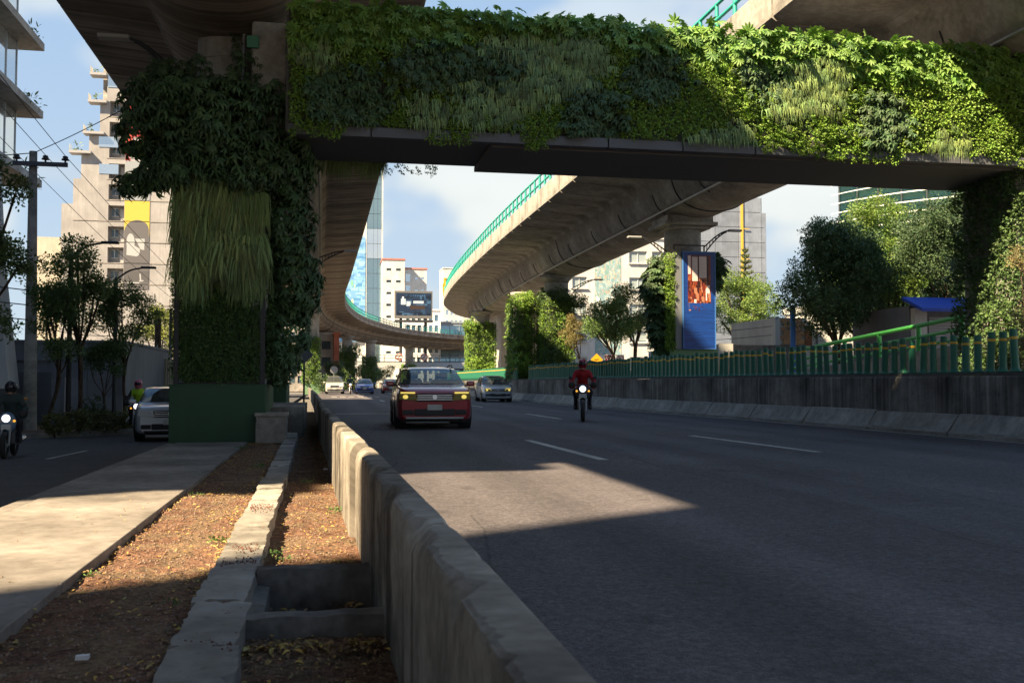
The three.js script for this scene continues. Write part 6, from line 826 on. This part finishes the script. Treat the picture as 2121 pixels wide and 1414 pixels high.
function motorcycle(label, x, y, d, turn, o) {            // faces +z (towards the camera)
  const g = thing('motorcycle', label, 'motorcycle', [x, y, d], { turn, group: 'motorcycles' }), v = (a, b, c) => new THREE.Vector3(a, b, c), paint = M(o.color, 0.35);
  for (const z of [0.66, -0.62]) { const w = part(g, 'wheel', clean(new THREE.TorusGeometry(0.25, 0.062, 10, 28).rotateY(Math.PI / 2).translate(0, 0.31, z)), mat.rubber); sub(w, 'rim', [clean(new THREE.TorusGeometry(0.19, 0.018, 6, 24).rotateY(Math.PI / 2).translate(0, 0.31, z)), ...[0, 1, 2, 3, 4, 5].map(i => cyl(v(0, 0.31, z), v(0, 0.31 + 0.2 * Math.cos(i * 1.047), z + 0.2 * Math.sin(i * 1.047)), 0.012, 0.012, 5)), cyl(v(-0.07, 0.31, z), v(0.07, 0.31, z), 0.05, 0.05, 10)], mat.steel); }
  for (const s of [-1, 1]) { part(g, 'fork', cyl(v(s * 0.085, 0.31, 0.66), v(s * 0.085, 0.98, 0.36), 0.026, 0.028, 8), mat.steel); part(g, 'swing_arm', cyl(v(s * 0.085, 0.31, -0.62), v(s * 0.08, 0.42, -0.05), 0.025, 0.03, 6), mat.darkSteel); part(g, 'mirror', [cyl(v(s * 0.24, 1.02, 0.33), v(s * 0.33, 1.2, 0.36), 0.008, 0.008, 5), ball(s * 0.34, 1.23, -0.36, 0.06, [1.1, 0.7, 0.3])], mat.black); part(g, 'indicator', ball(s * 0.17, 0.86, -0.5, 0.03), lampAmber); part(g, 'foot_peg', cyl(v(s * 0.08, 0.34, 0.02), v(s * 0.26, 0.34, 0.02), 0.018, 0.018, 6), mat.black); }
  part(g, 'handlebar', tube([v(-0.36, 0.99, 0.22), v(-0.2, 1.04, 0.32), v(0, 1.0, 0.36), v(0.2, 1.04, 0.32), v(0.36, 0.99, 0.22)], 0.016, 16, 6), mat.black);
  part(g, 'frame', [tube([v(0, 0.9, 0.34), v(0, 0.6, 0.3), v(0, 0.36, 0.15), v(0, 0.36, -0.15), v(0, 0.7, -0.45)], 0.035, 16, 6), tube([v(0, 0.9, 0.34), v(0, 0.74, -0.1), v(0, 0.74, -0.6)], 0.03, 12, 6)], mat.darkSteel);
  part(g, 'engine', [clean(new RoundedBoxGeometry(0.3, 0.3, 0.34, 2, 0.05).translate(0, 0.46, 0.05)), cyl(v(0, 0.5, 0.12), v(0, 0.72, 0.22), 0.09, 0.09, 10)], M([0.1, 0.1, 0.11], 0.45, { metalness: 0.5 }));
  part(g, 'fuel_tank', clean(new THREE.SphereGeometry(0.2, 16, 12).scale(0.72, 0.62, 1.25).translate(0, 0.86, 0.1)), paint); part(g, 'seat', clean(new RoundedBoxGeometry(0.26, 0.09, 0.62, 2, 0.04).translate(0, 0.82, -0.4)), mat.black); part(g, 'tail_fairing', clean(new RoundedBoxGeometry(0.2, 0.12, 0.34, 2, 0.04).translate(0, 0.75, -0.62)), paint);
  part(g, 'exhaust', cyl(v(0.17, 0.34, 0.1), v(0.19, 0.42, -0.75), 0.035, 0.055, 10), mat.chrome); part(g, 'mudguard', clean(new THREE.TorusGeometry(0.33, 0.05, 6, 14, 1.9).rotateY(Math.PI / 2).rotateX(-0.4).translate(0, 0.31, 0.66)), paint);
  const hl = part(g, 'headlight', cyl(v(0, 0.92, 0.42), v(0, 0.92, 0.52), 0.09, 0.1, 18), mat.black); sub(hl, 'lens', clean(new THREE.SphereGeometry(0.09, 14, 8).scale(1, 1, 0.3).translate(0, 0.92, 0.525)), lampWhite); part(g, 'number_plate', clean(new THREE.BoxGeometry(0.2, 0.13, 0.01).translate(0, 0.72, 0.545)), mat.white);
  if (o.fairing) part(g, 'front_fairing', clean(new THREE.SphereGeometry(0.24, 14, 10).scale(0.85, 1.0, 0.42).translate(0, 0.82, 0.4)), paint);
  const pn = thing('person', o.rider, 'person', [x, y, d], { turn });
  const fing = (s) => [0, 1, 2, 3].flatMap(i => { const bx_ = s * (0.285 + i * 0.021); return [[[bx_, 1.035, 0.245 - i * 0.006], [bx_, 1.03, 0.285 - i * 0.006], 0.0105, 0.01], [[bx_, 1.03, 0.285 - i * 0.006], [bx_, 0.995, 0.275 - i * 0.006], 0.01, 0.009]]; }).concat([[[s * 0.275, 1.0, 0.225], [s * 0.255, 0.985, 0.265], 0.012, 0.01]]);
  const B = [[[0, 0.92, -0.3], [0, 1.1, -0.26], 0.155, 0.135], [[0, 1.1, -0.26], [0, 1.33, -0.14], 0.135, 0.155], [[-0.13, 1.38, -0.12], [0.13, 1.38, -0.12], 0.075, 0.075], [[0, 1.4, -0.11], [0, 1.52, -0.06], 0.06, 0.055]];
  for (const s of [-1, 1]) B.push([[s * 0.08, 0.92, -0.3], [s * 0.2, 0.83, 0.12], 0.1, 0.072], [[s * 0.2, 0.83, 0.12], [s * 0.2, 0.42, -0.06], 0.068, 0.045], [[s * 0.2, 0.385, -0.09], [s * 0.21, 0.37, 0.13], 0.05, 0.038], [[s * 0.19, 1.37, -0.12], [s * 0.32, 1.13, 0.0], 0.062, 0.048], [[s * 0.32, 1.13, 0.0], [s * 0.3, 1.03, 0.2], 0.046, 0.034], [[s * 0.3, 1.03, 0.2], [s * 0.315, 1.03, 0.245], 0.036, 0.03], ...fing(s));
  part(pn, 'body', bodyMesh(B, (a, b, c) => b < 0.43 ? [0.02, 0.02, 0.02] : b > 1.47 ? [0.35, 0.2, 0.13] : (c > 0.16 && b > 0.96 && Math.abs(a) > 0.22) ? [0.03, 0.03, 0.03] : (b < 0.93 || (b < 1.0 && c < -0.1 && b < 0.96)) ? o.trousers : (o.vest && Math.abs(a) < 0.2 && b > 1.05) ? o.vest : o.shirt), new THREE.MeshStandardMaterial({ vertexColors: true, roughness: 0.85 }));
  const hm = part(pn, 'helmet', clean(new THREE.SphereGeometry(0.15, 22, 16).scale(0.9, 1.02, 1.08).translate(0, 1.63, -0.03)), M(o.helmet, 0.25)); sub(hm, 'visor', clean(new THREE.SphereGeometry(0.152, 18, 8, Math.PI * 0.22, Math.PI * 0.56, 1.2, 0.62).scale(0.9, 1.02, 1.1).translate(0, 1.63, -0.025)), M([0.015, 0.015, 0.02], 0.08));
  const hd = part(pn, 'head', [clean(new THREE.SphereGeometry(0.1, 14, 10).scale(0.85, 1.15, 0.95).translate(0, 1.58, -0.03))], M([0.35, 0.2, 0.13], 0.7)); sub(hd, 'jaw', clean(new THREE.SphereGeometry(0.07, 12, 8).scale(0.85, 0.7, 0.8).translate(0, 1.5, 0.02)), M([0.35, 0.2, 0.13], 0.7));
  if (o.box) { const b = thing('delivery_box', 'dark delivery box with an orange lid on the scooter', 'box', [x, y, d], { turn }); b.scale.setScalar(o.scale || 1); part(b, 'box', clean(new RoundedBoxGeometry(0.46, 0.42, 0.42, 2, 0.03).translate(0, 1.1, -0.68)), M([0.03, 0.09, 0.07], 0.6)); part(b, 'lid', clean(new RoundedBoxGeometry(0.48, 0.07, 0.44, 2, 0.02).translate(0, 1.345, -0.68)), M([0.55, 0.22, 0.02], 0.6)); part(b, 'rack', [lo(-0.16, 0.16, 0.86, 0.885, 0.5, 0.88)], mat.darkSteel); }
  if (o.scale) { g.scale.setScalar(o.scale); pn.scale.setScalar(o.scale); }
  return g;
}
motorcycle('motorcycle with a bright headlight passing beside the retaining wall', 7.25, 0, 27.6, -0.25, { color: [0.03, 0.03, 0.035], shirt: [0.32, 0.01, 0.015], trousers: [0.02, 0.02, 0.03], helmet: [0.25, 0.012, 0.02], fairing: true, rider: 'motorcyclist in a red jacket and red helmet passing the retaining wall' });
motorcycle('scooter with a white headlight on the side street at the picture edge', -6.05, -0.36, 21, 0.12, { scale: 0.84, color: [0.12, 0.2, 0.32], shirt: [0.03, 0.05, 0.05], trousers: [0.02, 0.025, 0.035], helmet: [0.03, 0.03, 0.035], fairing: true, box: true, rider: 'dark clothed rider leaning over a scooter at the picture edge' });
motorcycle('motorcycle following behind the white hatchback on the side street', -5.95, -0.58, 34, 0.1, { color: [0.03, 0.03, 0.04], shirt: [0.02, 0.02, 0.025], vest: [0.35, 0.6, 0.03], trousers: [0.02, 0.02, 0.03], helmet: [0.55, 0.12, 0.2], rider: 'rider with a pink helmet and lime vest behind the white hatchback' });
motorcycle('small motorcycle between the silver van and the blue hatchback', 2.35, 0, 94, 0, { color: [0.3, 0.05, 0.04], shirt: [0.03, 0.06, 0.07], trousers: [0.02, 0.02, 0.03], helmet: [0.03, 0.035, 0.05], rider: 'rider in dark clothes between the silver van and the blue hatchback' });
// ---------------------------------------------------------------- litter on the soil
{
  const leafLit = oval(1, 0.42, 0.25, 0.25), cols = [[0.52, 0.38, 0.1], [0.5, 0.33, 0.08], [0.42, 0.29, 0.09], [0.36, 0.22, 0.08], [0.26, 0.14, 0.07], [0.45, 0.35, 0.13], [0.2, 0.11, 0.06], [0.3, 0.2, 0.1], [0.24, 0.15, 0.08]], lie = M([1, 1, 1], 0.8, { side: THREE.DoubleSide });
  const mk = (n, f, s0, s1, set = cols) => Array.from({ length: n }, () => { const [x, y, d] = f(); const flat = new THREE.Vector3(rr(-0.35, 0.35), 1, rr(-0.35, 0.35)); return { p: P(x, y, d), q: basis(new THREE.Vector3(gauss(), rr(-0.1, 0.2), gauss()), flat), s: rr(s0, s1), c: tint(set[Math.floor(rnd() * set.length)], 0.25) }; });
  const g = thing('leaf_litter', 'fallen yellow and brown leaves scattered over the soil beds', null, [0, 0, 0], { kind: 'stuff' });
  const soilY = (x, d, b, base) => base + b * fbm3(x * 2.3, 1.7, d * 2.3, 4) + b * 0.5 * fbm3(x * 11, 5.1, d * 11, 2) + 0.006;
  scatter(g, 'litter', leafLit, [...mk(420, () => { const d = rr(3, 16), x = -1.37 + Math.abs(gauss()) * 0.05; return [x, soilY(x, d, 0.045, -0.03) + rr(0, 0.012), d]; }, 0.015, 0.045), ...mk(420, () => { const d = rr(2.5, 15), x = kerbL(d) - 0.01 - Math.abs(gauss()) * 0.06; return [x, soilY(x, d, 0.045, -0.03) + rr(0, 0.012), d]; }, 0.015, 0.05), ...mk(160, () => { const d = 4.45 - Math.abs(gauss()) * 0.1, x = rr(-0.33, 0.26); return [x, -0.03 + rr(0, 0.015), d]; }, 0.025, 0.06), ...mk(1900, () => { let d, x, t = 0; do { d = 2.2 + 15 * Math.pow(rnd(), 1.3); x = lerp(-1.36, kerbL(d) - 0.02, Math.pow(rnd(), 0.8)); } while (t++ < 6 && fbm3(x * 2.2, 4.4, d * 1.5, 3) < rr(-0.1, 0.3) && d < 14); return [x, soilY(x, d, 0.045, -0.03), d]; }, 0.012, 0.04), ...mk(800, () => { const d = 5.8 + 12 * Math.pow(rnd(), 1.4), x = rr(kerbR(d) + 0.03, barrierX(d) - 0.03); return [x, soilY(x, d, 0.04, -0.05), d]; }, 0.015, 0.042), ...mk(220, () => { const d = 2 + 2.6 * Math.sqrt(rnd()), x = rr(kerbR(d) + 0.03, barrierX(d) - 0.04); return [x, soilY(x, d, 0.04, -0.045), d]; }, 0.015, 0.04), ...mk(130, () => [rr(-0.28, 0.25), rr(-0.16, -0.1), rr(4.8, 5.6)], 0.04, 0.09), ...mk(150, () => [rr(-2.6, -1.4), 0.026, rr(3, 18)], 0.012, 0.03), ...mk(500, () => { const d = rr(18.5, 19.1); return [rr(-2.8, -0.9), -0.02, d]; }, 0.03, 0.07)], lie);
  const pebble = clean(new THREE.IcosahedronGeometry(0.5, 0)); const st = [[0.26, 0.18, 0.14], [0.3, 0.21, 0.16], [0.2, 0.12, 0.09], [0.24, 0.17, 0.13]];
  scatter(g, 'pebbles', pebble, [...mk(5200, () => { const d = 1.8 + 16 * Math.pow(rnd(), 1.5), x = rr(-1.38, kerbL(d) - 0.01); return [x, soilY(x, d, 0.045, -0.034), d]; }, 0.005, 0.016, st), ...mk(2600, () => { const d = 1.8 + 12 * Math.pow(rnd(), 1.4); if (d > 4.6 && d < 5.75) return [0.1, -0.3, d]; const x = rr(kerbR(d) + 0.02, barrierX(d) - 0.02); return [x, soilY(x, d, 0.04, -0.052), d]; }, 0.005, 0.015, st), ...mk(1300, () => { let d; do { d = rr(2, 9); } while (fbm3(d * 2.6, 3, 1, 3) < rr(-0.2, 0.25)); return [rr(kerbL(d) + 0.03, kerbR(d) - 0.03), 0.056, d]; }, 0.004, 0.013, [[0.12, 0.05, 0.04], [0.2, 0.1, 0.07]])], M([1, 1, 1], 0.9));
  const weeds = (label, x, y, d, s, n) => { const w = thing('weed', label, 'weed', [x, y, d]); part(w, 'stem', [cyl(P(0, -0.02, 0), P(0.01, s * 0.5, 0), 0.004, 0.003, 4)], leafMat([0.1, 0.16, 0.04])); scatter(w, 'leaves', gSprig[0], Array.from({ length: n }, () => ({ p: P(rr(-s, s), rr(0, s * 0.6), rr(-s, s)), q: basis(UPV.clone().add(rv(0.5)), rv()), s: s * rr(0.3, 0.6), c: tint([0.09, 0.2, 0.03]) }))); };
  weeds('small green weed against the kerb stone before the drain box', -0.3, -0.03, 6.6, 0.09, 10); weeds('tiny weed clump at the end of the walkway by the block', -1.35, -0.02, 17.2, 0.1, 12); weeds('low weed in the middle of the soil bed', -0.75, -0.02, 5.3, 0.05, 7); weeds('thin weed in the shaded far soil', -1.25, -0.02, 10.4, 0.06, 8);
  for (const [x, d, sz, n, l] of [[-0.72, 7.4, 0.08, 12, 'scruffy weed tuft leaning on the sunlit kerb stones'], [-1.3, 6.2, 0.06, 9, 'small weed growing from the walkway edge in sunlight'], [0.1, 8.9, 0.07, 10, 'weed at the sunlit foot of the barrier'], [-0.2, 11.5, 0.08, 10, 'shaded weed in the trench beyond the sunlight'], [-0.85, 13.6, 0.09, 12, 'dark weed clump far along the soil bed'], [-0.7, 3.1, 0.05, 8, 'tiny weed beside the nearest kerb stone']]) weeds(l, x, -0.03, d, sz, n);
  { const tw = M([0.16, 0.11, 0.07], 0.9), tl = []; for (let i = 0; i < 46; i++) { const d = rr(2.5, 14), x = rr(-1.3, kerbL(d) - 0.05), a = rr(0, 6.28), q = rr(0.05, 0.16), y = soilY(x, d, 0.045, -0.03); tl.push(cyl(P(x, y, d), P(x + Math.cos(a) * q, y + rr(0, 0.015), d + Math.sin(a) * q), 0.003, 0.002, 4)); } part(g, 'twigs', tl, tw, { kind: 'stuff' }); }
  const scraps = M([0.7, 0.7, 0.72], 0.6); [[-0.95, -0.01, 4.3, 0.05, 'crumpled white scrap lying on the near soil bed'], [-0.68, -0.01, 3.2, 0.06, 'pale plastic scrap next to the kerb stone'], [0.02, -0.03, 13.2, 0.06, 'white scrap on the soil at the foot of the barrier'], [-0.18, -0.1, 5.2, 0.06, 'white plastic scrap inside the drain box'], [-2.95, -0.09, 9.4, 0.12, 'flattened white litter on the side street edge']].forEach(([x, y, d, s, l]) => { const o = thing('litter_scrap', l, 'litter', [x, y, d]); part(o, 'scrap', roughBox(s, s * 0.35, s * 0.6, s * 0.25, x * 7 + d, 3, 2, 3).translate(0, s * 0.15, 0), scraps); });
}
renderer.render(scene, camera);
